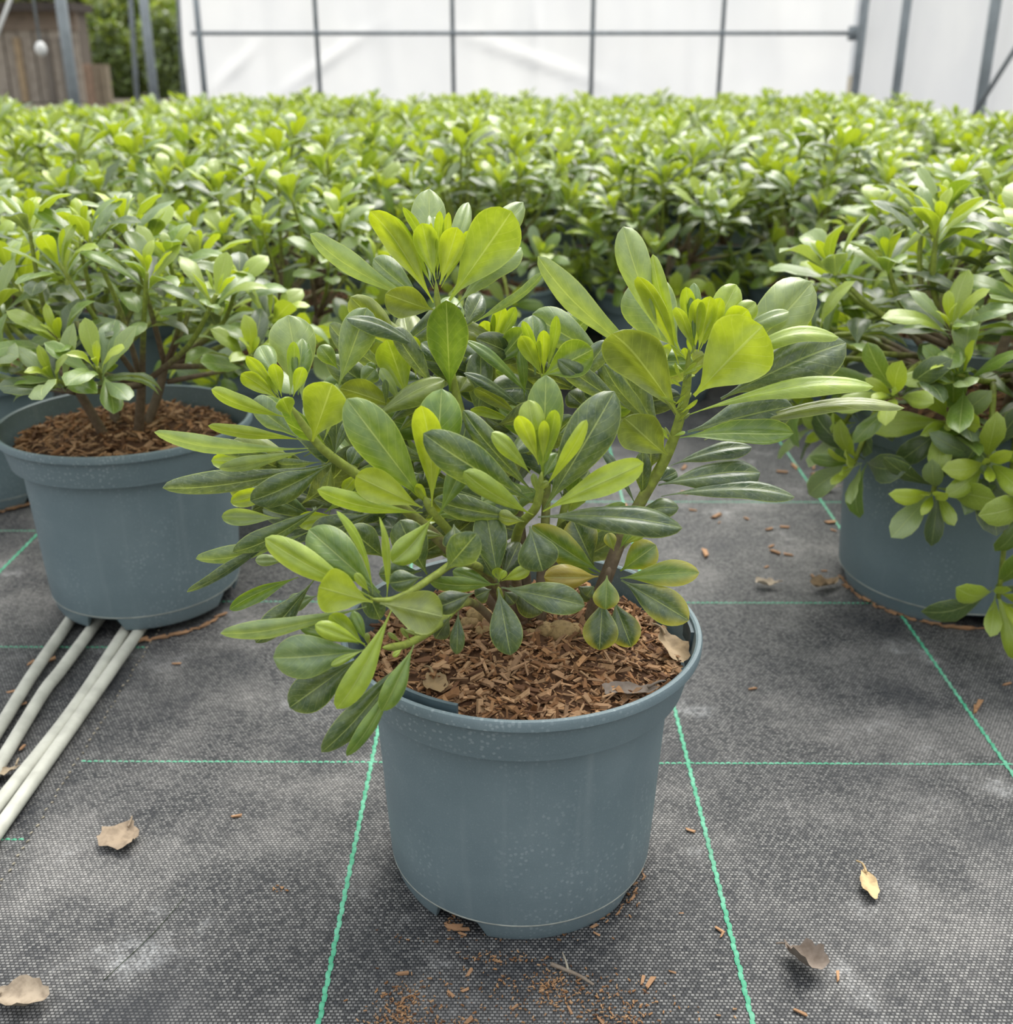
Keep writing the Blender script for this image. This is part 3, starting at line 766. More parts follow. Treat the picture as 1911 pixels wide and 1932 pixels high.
# -- leading shoot (top)
A = branch([(985, 1175, .80), (945, 1020, .81), (890, 850, .83), (850, 700, .84), (828, 585, .84), (822, 530, .84)], .0052, .0018)
put_leaves(A, Crop(560, 320, 3.822), .84, [
 (960, 800, 960, 115, 0, 5, 260, 8, 'pale', dict(bend=-.06)), (1010, 700, 965, 300, 1, 4, 130, 0, 'pale'), (1050, 800, 1250, 220, 0, 4, 135, 10, 'pale', dict(curl=.5)),
 (1100, 900, 1640, 225, 0, 3, 200, 0, 'pale'), (1200, 1150, 1340, 890, 1, 4, 170, 10, 'grey'), (920, 950, 540, 640, 0, 2, 200, -12, 'sage'),
 (900, 960, 80, 495, 0, -1, 205, -38, 'pale', dict(curl=.35, bend=.05)), (985, 960, 548, 285, 0, 0, 235, 30, 'bright', dict(under=True, fold=.45, bend=.03)),
 (985, 860, 650, 312, 0, 1, 130, 35, 'fresh', dict(under=True, fold=.4)), (985, 830, 790, 262, 0, 1, 105, 50, 'fresh', dict(under=True, fold=.3)),
 (1150, 985, 1600, 540, 0, 1, 230, -45, 'pale', dict(curl=.4)), (1010, 790, 1030, 300, 0, 1, 78, 0, 'bright', U), (1020, 790, 1100, 310, 0, 1, 70, 10, 'bright', U),
 (1000, 800, 900, 383, -.5, -.5, 185, 0, 'bright', dict(under=True, bend=.03)), (1040, 850, 1245, 440, 0, 0, 75, 15, 'bright', U), (1030, 830, 1160, 410, -.5, -1, 195, 5, 'bright', dict(under=True, bend=.03)),
 (1100, 945, 1560, 290, -.5, -2, 385, 5, 'fresh', dict(under=True, fold=.05, bend=.02, curl=.1)), (1220, 1130, 1800, 770, 0, -1, 120, 58, 'sage', dict(bend=.03)),
 (985, 1010, 625, 885, -1, -4, 255, 15, 'olive', dict(under=True, bend=-.08)), (1105, 1600, 1075, 918, -.5, -3, 315, 0, 'mid', dict(under=True, bend=-.03, fold=.08)),
 (940, 1340, 375, 1045, 0, -1, 165, 48, 'grey', dict(curl=.5, sway=.04)), (1010, 1590, 690, 1150, 0, 0, 180, -25, 'grey', dict(curl=.5, bend=.04)),
 (985, 700, 965, 380, 0, 0, 40, 0, 'bright', U), (1010, 690, 1000, 440, 0, 0, 40, 0, 'bright', U), (1020, 700, 1015, 480, -.3, -.3, 36, 0, 'bright', U),
 (1300, 1820, 1330, 1310, 1, 2, 210, 10, 'grey', dict(curl=.4)), (1160, 1620, 1230, 1500, 0, 1, 170, 0, 'olive'), (1100, 1420, 900, 1240, 2, 3, 170, 20, 'dark')])

# -- left shoot
C = branch([(960, 1175, .79), (850, 1040, .785), (745, 945, .775), (668, 892, .765), (600, 838, .76), (545, 760, .76)], .0052, .0028)
put_leaves(C, Crop(280, 560, 3.185), .76, [
 (930, 620, 838, 105, 1, 3, 285, 0, 'pale', dict(bend=-.03)), (900, 590, 925, 245, 0, 2, 140, 0, 'mid'), (850, 590, 880, 270, 0, 1, 85, 20, 'fresh', U),
 (780, 500, 665, 288, 0, 2, 140, 0, 'pale'), (900, 845, 615, 620, 1, 3, 180, -25, 'sage'), (870, 600, 930, 418, -1, -1, 85, 0, 'bright', U),
 (790, 620, 555, 455, 0, -1, 110, 15, 'bright', U), (790, 610, 595, 352, 0, 0, 85, 25, 'bright', U), (800, 600, 752, 395, 0, -.5, 90, 10, 'bright', U), (770, 600, 715, 470, 0, 0, 34, 0, 'bright', U), (785, 590, 740, 500, 0, 0, 34, 0, 'bright', U),
 (835, 725, 375, 575, -.5, -2, 125, -40, 'fresh', dict(curl=.4)), (860, 725, 800, 600, -1, -2.5, 120, 0, 'fresh', U),
 (985, 870, 1110, 505, -1, -3, 300, 0, 'fresh', dict(under=True, bend=.0, fold=.2, twist=-.3)), (1040, 890, 1150, 530, 0, 0, 90, 60, 'pale'),
 (960, 910, 28, 850, 0, -2, 140, -42, 'pale', dict(curl=.3, bend=.05)), (940, 860, 360, 800, -.5, -3, 105, -45, 'fresh', dict(sway=.05)), (800, 960, 345, 880, 0, 2, 120, -25, 'dark'),
 (800, 990, 395, 985, 2, 4, 120, 0, 'bright', U), (820, 1000, 460, 1070, 2, 3, 110, 0, 'bright', U), (860, 960, 620, 1040, 2, 3, 120, 0, 'fresh', U),
 (960, 925, 428, 1055, -.5, -2, 120, -45, 'pale', dict(curl=.3, sway=.06)), (1090, 1000, 80, 1165, 0, -1, 165, -30, 'grey', dict(curl=.45, bend=.05, tipcurl=.03)),
 (1100, 1000, 615, 1235, -.5, -2.5, 205, -20, 'dark', dict(curl=.3, fold=.3)), (820, 1150, 505, 1230, 3, 4, 110, 0, 'bright', U), (1050, 990, 700, 1000, 1, 2, 90, -40, 'grey'),
 (1110, 950, 1200, 740, 0, 1, 60, 20, 'grey'), (1120, 950, 1130, 600, 1, 2, 150, 15, 'grey', dict(curl=.4)), (1120, 960, 1060, 730, 1, 2, 120, 10, 'dark'), (1200, 1040, 1270, 900, 1, 2, 120, 0, 'dark'),
 (1100, 1010, 1060, 1190, 1, 2, 90, 0, 'grey'), (1180, 1000, 1250, 1060, 1, 1, 60, 0, 'olive'), (1260, 1060, 1180, 1160, 1, 2, 80, 0, 'bright', U)])
put_leaves(C, Crop(340, 960, 3.4125), .76, [
 (920, -25, 343, 300, -.5, -2, 165, -32, 'dark', dict(curl=.4, bend=.06)), (850, 140, 100, 355, 0, -1, 150, -42, 'sage', dict(curl=.4)), (760, 110, 58, 578, -1, -2, 105, -55, 'grey', dict(curl=.4, bend=-.02)),
 (760, 440, 318, 635, 1, 0, 115, 25, 'mid', dict(under=True, bend=.05)), (640, 60, 272, 50, 2, 2, 115, 0, 'pale', dict(under=True)), (700, 330, 480, 330, 3, 3, 80, 0, 'pale'),
 (1250, 20, 830, 190, 0, 1, 200, -15, 'dark', dict(curl=.35)), (1000, 40, 760, 90, 2, 2, 120, 0, 'bright', U), (860, 460, 488, 880, -3, -4, 185, -20, 'dark', dict(curl=.4)), (880, 560, 690, 620, 0, 0, 120, 0, 'sage')])
# back-left shoot behind the left shoot
N = branch([(975, 1165, .83), (890, 960, .84), (790, 800, .85), (735, 730, .86)], .0045, .0024)
put_leaves(N, Crop(560, 320, 3.822), .855, [
 (300, 1560, 505, 1000, -2, -1, 265, 0, 'sage', dict(bend=.02)), (800, 1660, 650, 1220, 0, 0, 255, 5, 'fresh', dict(under=True)), (680, 1440, 610, 1275, 1, 2, 130, 0, 'pale'), (750, 1700, 615, 1430, -1, -1.5, 100, 35, 'pale'),
 (760, 1730, 300, 1570, -1, -3, 250, 10, 'olive', dict(under=True, bend=.06)), (640, 1700, 640, 1520, -2, -3, 60, 30, 'grey'), (300, 1440, 165, 1270, 1, 1, 130, 0, 'mid'), (560, 1500, 520, 1390, 2, 2, 80, 0, 'mid'),
 (640, 1850, 960, 1570, -1, -2, 150, -25, 'grey', dict(curl=.5)), (720, 1900, 1000, 1640, 0, 0, 130, 0, 'dark'), (860, 1500, 830, 1200, 1, 2, 120, 0, 'bright', U), (450, 1560, 560, 1440, 1, 1, 150, 0, 'sage')])

# -- middle back shoots
I = branch([(1000, 1165, .82), (970, 900, .85), (935, 740, .87), (924, 650, .875)], .0045, .0022)
put_leaves(I, Crop(560, 320, 3.822), .875, [
 (1390, 1330, 1350, 1085, 0, 0, 120, 0, 'bright', U), (1395, 1330, 1485, 975, 0, 0, 115, 0, 'bright', U), (1405, 1300, 1585, 995, 0, .5, 100, 20, 'fresh', U), (1385, 1330, 1295, 1120, 0, 1, 120, 0, 'pale'), (1400, 1300, 1420, 1040, 0, 0, 40, 0, 'bright', U),
 (1420, 1420, 1650, 1150, -1, -1, 190, 10, 'mid', U), (1690, 1650, 1245, 1215, -2, -3, 120, 45, 'mid', dict(curl=.3)), (1600, 1400, 1590, 1250, 0, 0, 120, 0, 'fresh', U), (1500, 1330, 1580, 1130, 1, 2, 140, 0, 'sage'), (1300, 1460, 1260, 1330, 1, 2, 140, 0, 'grey')])
J = branch([(1015, 1165, .80), (1030, 960, .83), (1030, 790, .845), (1022, 705, .85)], .0045, .0022)
put_leaves(J, Crop(560, 320, 3.822), .85, [
 (1720, 1480, 1700, 1045, 1, 3, 260, 0, 'sage'), (1900, 1500, 1720, 1025, 2, 4, 250, -10, 'sage'), (1760, 1470, 1635, 1085, 0, 0, 80, 15, 'fresh', U), (1765, 1490, 1615, 1190, -.5, -1, 125, 10, 'bright', U),
 (1780, 1480, 1780, 1150, 0, -.5, 100, 0, 'bright', U), (1800, 1460, 1885, 1050, 0, 0, 85, 20, 'fresh', U), (1760, 1460, 1740, 1220, 0, 0, 40, 0, 'bright', U), (1640, 1650, 1620, 1300, 1, 1, 90, 20, 'mid'),
 (1640, 1740, 1225, 1455, -1, -3, 105, 40, 'dark', dict(curl=.3)), (1620, 1790, 1272, 1562, -1, -3, 115, 20, 'olive', U), (1600, 1840, 1245, 1712, -2, -4, 90, 30, 'fresh', U), (1600, 1910, 1370, 1790, 0, -1, 130, 0, 'deep')])
put_leaves(J, Crop(980, 400, 2.582), .85, [
 (440, 720, 60, 500, 2, 3, 190, -10, 'sage', dict(curl=.3)), (110, 800, 362, 668, -3, -4, 190, 5, 'mid', dict(under=True, bend=-.04)), (250, 860, 430, 630, 0, 0, 110, 0, 'grey'),
 (540, 965, 190, 728, -3, -4, 115, -10, 'grey', dict(curl=.3)), (690, 1070, 400, 755, -1, -1, 120, -40, 'grey', dict(curl=.3)), (700, 1090, 435, 680, 0, 1, 190, -10, 'grey'), (330, 960, 240, 880, 0, 0, 110, 0, 'deep'),
 (560, 880, 330, 800, 2, 2, 120, 0, 'deep'), (420, 1000, 300, 880, 1, 1, 120, 0, 'dark'), (600, 780, 520, 740, 4, 4, 110, 0, 'fresh', U)])

# -- right shoot
B = branch([(1115, 1165, .79), (1145, 1085, .79), (1175, 1010, .795), (1215, 935, .80), (1262, 850, .80), (1292, 750, .80), (1300, 660, .80)], .0062, .0032)
put_leaves(B, Crop(980, 400, 2.582), .80, [
 (790, 690, 545, 335, 2, 5, 275, -5, 'pale', dict(bend=-.04)), (690, 620, 500, 75, 0, 1, 165, -10, 'pale', dict(curl=.3)), (1000, 790, 1435, 340, 1, 3, 270, 10, 'pale', dict(bend=.04)),
 (660, 760, 75, 245, 0, -1, 165, -38, 'pale', dict(curl=.3, bend=.04)), (790, 705, 640, 215, 0, 0, 85, -20, 'fresh'), (775, 740, 590, 300, -.5, -1, 130, 40, 'bright', U),
 (850, 690, 768, 455, -.5, -1, 80, 35, 'fresh', dict(under=True)), (850, 670, 810, 365, 0, 1, 80, 0, 'bright', U), (850, 660, 850, 342, 0, 1.5, 75, 0, 'mid'), (855, 680, 870, 418, 0, 0, 85, 0, 'bright', U), (870, 680, 930, 408, 0, 0, 105, 0, 'bright', U), (880, 670, 985, 420, 0, .5, 90, 15, 'bright', U),
 (900, 640, 1060, 352, 1, 2, 140, 10, 'fresh'), (960, 620, 1115, 475, 0, -.5, 140, 0, 'bright', U), (980, 600, 1150, 440, 1, 1, 110, 0, 'fresh'), (840, 720, 830, 600, 0, 0, 40, 0, 'bright', U), (820, 740, 800, 660, 0, 0, 40, 0, 'bright', U), (720, 720, 690, 660, 0, 1, 100, 0, 'bright', U),
 (1050, 600, 1310, 475, 1, 1, 105, -40, 'pale', dict(curl=.4)), (1000, 800, 1540, 570, 0, -1, 130, -48, 'fresh', dict(sway=-.0, bend=.17, tipcurl=.10)),
 (980, 910, 1595, 625, .5, 1, 270, -14, 'grey', dict(curl=.4, bend=.07)), (850, 895, 1175, 560, -1.5, -3.5, 350, 5, 'bright', dict(under=True, fold=.05, bend=.02, curl=.05, tipcurl=-.06)),
 (780, 1000, 450, 570, -1, -3.5, 290, 20, 'olive', dict(under=True, fold=.35, bend=.06)), (830, 985, 1720, 810, -1, -3, 150, -50, 'fresh', dict(curl=.3, bend=.08, sway=.03)),
 (820, 1070, 1335, 940, 0, 0, 215, -12, 'grey', dict(curl=.3)), (900, 1110, 1872, 905, 0, -1, 125, -58, 'olive', dict(bend=.06)), (780, 1100, 1335, 1100, -1, -3, 170, 40, 'mid', dict(under=True, bend=-.06)),
 (735, 1235, 1130, 1130, 1, 1, 120, -40, 'grey'), (720, 1185, 500, 990, -1, -4, 220, 10, 'olive', dict(under=True, bend=-.06, fold=.25)), (640, 1250, 640, 1150, 0, 0, 120, 0, 'deep'), (600, 1400, 600, 1170, 0, -.5, 90, 0, 'dark'), (570, 1440, 400, 1140, 0, 1, 60, 40, 'grey'),
 (675, 1330, 1175, 1255, 0, 0, 190, -30, 'grey', dict(curl=.35)), (690, 1385, 1342, 1362, -.5, -2, 130, -45, 'grey', dict(bend=.06)), (560, 1470, 755, 1430, -1, -2.5, 110, -20, 'dark', dict(tipcurl=.2)), (680, 1310, 768, 1262, 0, 1, 95, 0, 'dark'),
 (520, 1560, 620, 1545, -.5, -1, 60, 20, 'fresh', U)])
rb = random.Random(3)                                                    # narrow bud scales crowding the stem
cr = Crop(980, 400, 2.582)
for k in range(30):
    f = rb.random(); bx = 815-75*f+rb.uniform(-14, 14); by = 690+430*f; sgn = rb.choice((-1, 1, 1)); L = rb.uniform(55, 110)
    th = R(rb.uniform(25, 70)); tx = bx+sgn*L*math.sin(th); ty = by-L*math.cos(th)
    leaf(B, cr.p(bx, by, .795), cr.p(tx, ty, .795+rb.uniform(-.02, .01)), cr.wid(rb.uniform(14, 26), .79, bx, by), rb.uniform(-40, 40), kind=rb.choice(('fresh', 'olive', 'fresh')))

# -- front middle shoot
D = branch([(985, 1165, .765), (970, 1060, .74), (980, 995, .72), (1012, 955, .70), (1022, 890, .70)], .0042, .0026)
c4 = Crop(640, 680, 2.895)
put_leaves(D, c4, .70, [
 (1110, 650, 1130, 85, .5, 1.5, 205, 0, 'mid', dict(under=False, curl=.15)), (1060, 720, 668, 282, 1, 2, 145, -20, 'dark', dict(curl=.35)), (1120, 810, 1505, 172, 0, 1.5, 275, 5, 'dark', dict(curl=.3)),
 (1090, 570, 1035, 220, 0, .5, 145, 0, 'fresh'), (1090, 570, 980, 292, -.5, -1, 105, 15, 'bright', U), (1112, 560, 1120, 322, -.5, -.7, 64, 0, 'bright', U), (1118, 560, 1185, 265, 0, 0, 90, 10, 'fresh', U), (1085, 530, 1080, 375, 0, 0, 36, 0, 'bright', U),
 (1045, 620, 845, 396, -.5, -1.5, 100, 20, 'fresh'), (1118, 700, 1355, 340, -.5, -1.5, 90, 25, 'bright'), (1115, 640, 1195, 505, 0, 1, 110, 0, 'mid'), (1090, 700, 1140, 665, -.5, -1, 40, 0, 'olive'), (1080, 730, 1060, 620, -.5, -.8, 40, 0, 'olive'),
 (1112, 825, 1675, 565, -.5, -2, 165, 15, 'bright', dict(under=True, bend=-.06, curl=.1)), (1055, 770, 465, 412, -.5, -2, 245, -12, 'dark', dict(curl=.25)), (1060, 845, 685, 625, -1, -3, 140, -25, 'fresh', dict(curl=.4)),
 (1085, 855, 1875, 905, -.5, -2, 195, -28, 'dark', dict(bend=.07, tipcurl=.03)), (1040, 905, 1110, 1150, -1, -2.5, 235, 0, 'dark', dict(bend=.06)), (1020, 865, 510, 770, 1, 2, 150, -20, 'dark', dict(curl=.3)), (1010, 880, 860, 850, 0, 1, 90, -20, 'olive')])
# -- front left shoot
E = branch([(970, 1170, .77), (900, 1070, .735), (845, 1000, .71), (815, 965, .70), (800, 935, .70)], .0040, .0026)
put_leaves(E, c4, .70, [
 (520, 700, 560, 160, 1, 2, 255, 0, 'mid', dict(curl=.3)), (480, 790, 45, 215, 0, 0, 260, 0, 'mid', dict(under=False, bend=.04, curl=.12)), (505, 800, 450, 233, -.5, -1, 165, 5, 'bright', dict(under=True, sway=-.03)),
 (545, 845, 700, 520, 0, 1, 130, 10, 'mid'), (620, 700, 700, 320, 2, 2, 170, 0, 'dark'), (455, 805, 82, 628, -.5, -2, 185, 0, 'bright', dict(under=True, bend=-.05, curl=.1)), (455, 832, -118, 728, -.5, -2.5, 130, -35, 'fresh', dict(curl=.35, bend=.06)),
 (490, 800, 380, 655, 0, 0, 50, 0, 'bright', U), (490, 790, 420, 670, 0, -.5, 50, 0, 'bright', U), (490, 790, 410, 690, 0, -.5, 36, 0, 'bright', U), (510, 855, 300, 1105, -1, -4, 160, -35, 'fresh', dict(fold=.4, bend=.04, twist=.5)), (625, 895, 640, 1025, 0, -1.5, 150, 0, 'dark'),
 (480, 1170, 330, 880, 0, 0, 210, -10, 'dark', dict(under=False)), (250, 1080, 60, 920, 1, 0, 180, -10, 'dark'), (450, 1150, 220, 1170, 0, -1, 130, -20, 'dark'), (580, 960, 400, 940, 1, 1, 60, 0, 'olive')])
# -- low rosette in the middle
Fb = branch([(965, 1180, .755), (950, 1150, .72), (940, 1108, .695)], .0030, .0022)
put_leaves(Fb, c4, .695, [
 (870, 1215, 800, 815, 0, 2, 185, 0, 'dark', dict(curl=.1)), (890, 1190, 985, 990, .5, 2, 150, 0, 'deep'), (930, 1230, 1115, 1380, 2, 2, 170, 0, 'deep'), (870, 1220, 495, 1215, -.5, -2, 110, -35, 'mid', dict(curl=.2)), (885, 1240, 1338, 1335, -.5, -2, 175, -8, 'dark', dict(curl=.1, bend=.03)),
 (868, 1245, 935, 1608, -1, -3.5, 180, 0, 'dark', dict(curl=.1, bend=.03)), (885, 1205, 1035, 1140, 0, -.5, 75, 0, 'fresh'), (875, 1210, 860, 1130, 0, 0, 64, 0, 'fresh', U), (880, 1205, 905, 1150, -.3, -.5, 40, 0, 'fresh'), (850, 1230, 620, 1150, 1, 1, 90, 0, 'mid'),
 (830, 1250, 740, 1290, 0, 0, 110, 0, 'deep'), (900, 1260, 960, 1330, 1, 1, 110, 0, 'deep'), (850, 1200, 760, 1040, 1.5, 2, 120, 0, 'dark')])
# -- low front-left shoots
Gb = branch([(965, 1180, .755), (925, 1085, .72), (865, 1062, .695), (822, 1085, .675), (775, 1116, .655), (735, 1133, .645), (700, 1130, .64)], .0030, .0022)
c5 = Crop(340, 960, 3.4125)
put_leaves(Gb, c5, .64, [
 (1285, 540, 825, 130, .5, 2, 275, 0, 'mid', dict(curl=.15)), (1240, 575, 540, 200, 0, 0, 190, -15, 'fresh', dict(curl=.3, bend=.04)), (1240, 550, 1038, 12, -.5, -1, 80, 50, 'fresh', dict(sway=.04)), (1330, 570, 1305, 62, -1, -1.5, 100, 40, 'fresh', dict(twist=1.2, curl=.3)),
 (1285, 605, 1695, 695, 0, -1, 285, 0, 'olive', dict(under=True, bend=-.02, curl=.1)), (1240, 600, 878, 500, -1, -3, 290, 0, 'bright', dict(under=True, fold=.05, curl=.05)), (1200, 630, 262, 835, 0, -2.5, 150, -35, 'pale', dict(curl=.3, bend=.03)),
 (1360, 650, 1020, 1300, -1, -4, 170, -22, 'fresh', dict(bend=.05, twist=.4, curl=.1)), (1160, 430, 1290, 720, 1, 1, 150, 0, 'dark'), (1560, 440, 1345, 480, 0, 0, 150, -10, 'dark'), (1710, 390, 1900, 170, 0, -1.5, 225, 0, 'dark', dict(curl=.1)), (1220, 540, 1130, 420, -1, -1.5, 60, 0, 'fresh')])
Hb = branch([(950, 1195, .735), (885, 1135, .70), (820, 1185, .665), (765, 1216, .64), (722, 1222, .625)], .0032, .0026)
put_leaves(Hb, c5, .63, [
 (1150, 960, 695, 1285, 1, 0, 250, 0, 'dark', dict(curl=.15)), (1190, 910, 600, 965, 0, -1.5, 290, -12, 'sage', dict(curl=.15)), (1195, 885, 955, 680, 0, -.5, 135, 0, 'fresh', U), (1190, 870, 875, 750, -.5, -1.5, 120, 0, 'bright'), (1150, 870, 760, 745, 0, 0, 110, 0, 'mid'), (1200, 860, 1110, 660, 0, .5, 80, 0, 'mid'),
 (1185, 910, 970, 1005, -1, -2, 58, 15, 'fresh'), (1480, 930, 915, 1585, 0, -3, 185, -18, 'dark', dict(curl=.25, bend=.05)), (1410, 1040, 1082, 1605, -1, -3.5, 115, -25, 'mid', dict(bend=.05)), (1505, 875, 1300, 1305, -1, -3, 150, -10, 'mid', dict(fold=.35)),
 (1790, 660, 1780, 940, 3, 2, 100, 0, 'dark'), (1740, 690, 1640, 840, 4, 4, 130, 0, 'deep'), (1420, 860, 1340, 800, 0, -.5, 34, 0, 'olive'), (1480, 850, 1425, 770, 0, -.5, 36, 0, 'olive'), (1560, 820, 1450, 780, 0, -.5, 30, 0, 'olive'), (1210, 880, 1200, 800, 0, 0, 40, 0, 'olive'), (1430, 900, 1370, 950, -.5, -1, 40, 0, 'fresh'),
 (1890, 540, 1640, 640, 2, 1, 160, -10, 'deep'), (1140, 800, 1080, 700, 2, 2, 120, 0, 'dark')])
# -- low right leaves, yellowing
K = branch([(1112, 1170, .785), (1140, 1100, .78), (1150, 1070, .78)], .0040, .0022, 'bark')
OY = dict(old=True, curl=.1)
put_leaves(K, c4, .78, [
 (1390, 1120, 1275, 868, 2, 3, 195, 0, 'dark', OY), (1425, 1155, 1060, 912, 0, -1, 170, -10, 'mid', OY), (1330, 1100, 1260, 1190, 3, 3, 110, 0, 'deep'), (1415, 1180, 1128, 1185, -1, -3, 150, -5, 'yellow', dict(bend=.1)), (1420, 1170, 1180, 1080, 1, 0, 70, -20, 'mid', OY),
 (1535, 1150, 1728, 1010, 1, 1, 170, 0, 'mid', OY), (1535, 1190, 1962, 1155, -.5, -2, 150, -12, 'mid', OY), (1540, 1200, 1908, 1418, -1, -3.5, 195, -5, 'dark', OY), (1440, 1300, 1420, 1582, -2, -4, 195, 0, 'dark', OY), (1500, 1310, 1595, 1565, -1, -3, 170, 0, 'dark', OY), (1462, 1175, 1455, 1358, -2.5, -4, 145, 0, 'mid', OY),
 (1500, 1040, 1468, 945, 0, 0, 70, 0, 'olive', OY), (1540, 1010, 1675, 938, 0, -.5, 44, 0, 'fresh'), (1530, 1030, 1600, 930, 0, 0, 50, 0, 'mid'), (1390, 1230, 1350, 1290, 0, 0, 80, 0, 'grey'), (1300, 1230, 1390, 1300, 2, 2, 100, 0, 'grey')])
# -- older inner leaves filling the crown
ri = random.Random(17)
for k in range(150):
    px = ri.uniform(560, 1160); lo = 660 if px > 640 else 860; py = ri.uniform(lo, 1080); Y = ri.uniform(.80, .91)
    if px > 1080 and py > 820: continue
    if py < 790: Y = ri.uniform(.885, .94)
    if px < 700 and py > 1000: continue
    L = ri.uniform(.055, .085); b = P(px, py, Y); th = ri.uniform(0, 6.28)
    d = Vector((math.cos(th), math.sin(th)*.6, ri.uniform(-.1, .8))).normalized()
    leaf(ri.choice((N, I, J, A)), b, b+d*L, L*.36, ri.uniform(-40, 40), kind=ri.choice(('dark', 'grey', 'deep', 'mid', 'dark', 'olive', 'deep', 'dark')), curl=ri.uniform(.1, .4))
for (p0, p1, p2) in (((1000, 1170, .81), (930, 1000, .85), (800, 870, .87)), ((1020, 1170, .80), (1060, 980, .84), (1090, 850, .87)), ((990, 1165, .80), (900, 960, .83), (870, 800, .86))):
    branch([p0, p1, p2], .0042, .0025)

# ---------------------------------------------------------------- hoses under the left pot
hz = .0058
ends = [(-.54, 1.42), (-.50, 1.42), (-.455, 1.42), (-.43, 1.42)]
HL = ['outermost pale grey hose on the black fabric, farthest from the fabric edge', 'pale hose with a slight kink running beside the outermost hose', 'brown-stained pale hose lying against the hose next to the fabric edge', 'clean pale hose closest to the stitched fabric edge']
for i, pl in enumerate(([(131, 1172), (60, 1275), (0, 1372), (-120, 1560)], [(178, 1180), (113, 1267), (81, 1308), (0, 1441), (-110, 1620)], [(239, 1186), (134, 1344), (0, 1514), (-130, 1690)], [(267, 1184), (142, 1362), (0, 1562), (-110, 1720)])):
    pts = [gnd(x, y, hz) for x, y in pl]; d = (pts[0]-pts[1]).normalized()
    e = pts[0]+d*.26; pts = [e]+pts+[pts[-1]+(pts[-1]-pts[-2]).normalized()*.25]
    tag(tube('hose', pts, .0068, .0068, M['hose'], None, 12, 8), HL[i], 'hose', 'pale hoses on the ground')

# ---------------------------------------------------------------- dry leaves, twig, chips
def dead_leaf(px, py, L, wd, rz, tint, label, lobes=0, cup=.3, tilt=0, z=.004, group='dry leaves on the ground', fold=0, loc=None):
    V = []; F = []; na, nr = 28, 5; rr = random.Random(int(px*7+py)); ph = rr.random()*6
    V.append(Vector((0, 0, 0)))
    for i in range(1, nr+1):
        for k in range(na):
            th = 2*math.pi*k/na; f = i/nr
            rad = 1+(.08*math.sin(lobes*th+ph) if lobes else 0)+.07*math.sin(th*9+ph)
            x = math.cos(th)*L*.5*f*rad; y = math.sin(th)*wd*.5*f*rad*(1-.35*math.cos(th))
            zz = cup*wd*(y/(wd*.5+1e-6))**2*.5+cup*.35*L*(x/(L*.5))**2*.5 + .0022*noise.noise(Vector((x*120, y*120, ph)))*f*2
            if fold and y > 0: zz += fold*y
            V.append(Vector((x, y, zz)))
    for k in range(na): F.append((0, 1+k, 1+(k+1) % na))
    for i in range(nr-1):
        for k in range(na):
            a = 1+i*na+k; b_ = 1+i*na+(k+1) % na; F.append((a, a+na, b_+na, b_))
    zmin = min(v.z for v in V)
    root = empty('dry_leaf', loc if loc is not None else gnd(px, py, z), rz); root.rotation_euler.y = tilt
    o = link('blade', mesh('blade', [v-Vector((0, 0, zmin)) for v in V], F, M['dead']), root); o.color = tint
    s = tube('leaf_stalk', [(L*.3, 0, .003-zmin*.3), (L*.5, .002, .006), (L*.66, .006, .004)], .0012, .0007, M['dead'], root, 6, 3); s.color = tint
    return tag(root, label, 'dry leaf', group)
TAN = (.36, .27, .185, 1)
dead_leaf(228, 1580, .036, .034, R(70), (.31, .24, .17, 1), 'tan lobed dry leaf lying flat on the dusty fabric near the hoses', 5, .22)
dead_leaf(35, 1885, .044, .026, R(170), (.36, .295, .22, 1), 'curled pale brown dry leaf with a wrinkled edge', 4, .6)
dead_leaf(1515, 1815, .034, .026, R(125), (.22, .18, .15, 1), 'dark crumpled grey-brown dry leaf on the fabric beside the green thread', 4, .9, fold=.5)
dead_leaf(1638, 1668, .036, .014, R(84), (.56, .41, .22, 1), 'pale yellow folded dry leaf shaped like a spear', 0, .25, fold=.4)
dead_leaf(1555, 1105, .042, .017, R(20), (.36, .26, .16, 1), 'dry leaf propped against the base of the wide pot', 0, .8, fold=.4)
dead_leaf(1446, 1103, .030, .015, R(-12), (.50, .42, .32, 1), 'crumpled pale dry leaf on the fabric between the lone pot and the wide pot', 4, .8)
dead_leaf(1550, 922, .05, .022, R(-10), (.38, .32, .25, 1), 'tattered grey dry leaf lying across the far green thread', 5, .7)
dead_leaf(1268, 1215, .036, .020, R(115), (.40, .30, .19, 1), 'tan dry leaf standing on the bark inside the rim of the lone pot', 0, .6, tilt=R(-25), group='dry leaves on the bark', loc=gnd(1265, 1222, .207))
dead_leaf(820, 1290, .030, .018, R(100), (.27, .19, .10, 1), 'brown spoon-shaped dry leaf on the bark by the rim strip', 0, .4, group='dry leaves on the bark', loc=gnd(820, 1290, .207))
dead_leaf(1190, 1308, .042, .016, R(8), (.20, .165, .14, 1), 'dull grey dry leaf lying along the front rim of the lone pot', 0, .5, group='dry leaves on the bark', loc=gnd(1190, 1306, .209))
dead_leaf(20, 1455, .022, .012, R(60), (.36, .29, .2, 1), 'small dry leaf caught between the hoses', 0, .5)
tw = empty('forked_twig', gnd(1085, 1830, .003)); tag(tw, 'small grey-brown forked twig on the fabric in front of the lone pot', 'twig')
tl = lambda x, y, z=.003: gnd(x, y, z)-Vector(tw.location)
tube('stem', [tl(1040, 1819), tl(1068, 1830, .004), tl(1095, 1842, .004), tl(1120, 1858, .003)], .0018, .0010, M['dead'], tw, 7).color = (.22, .18, .14, 1)
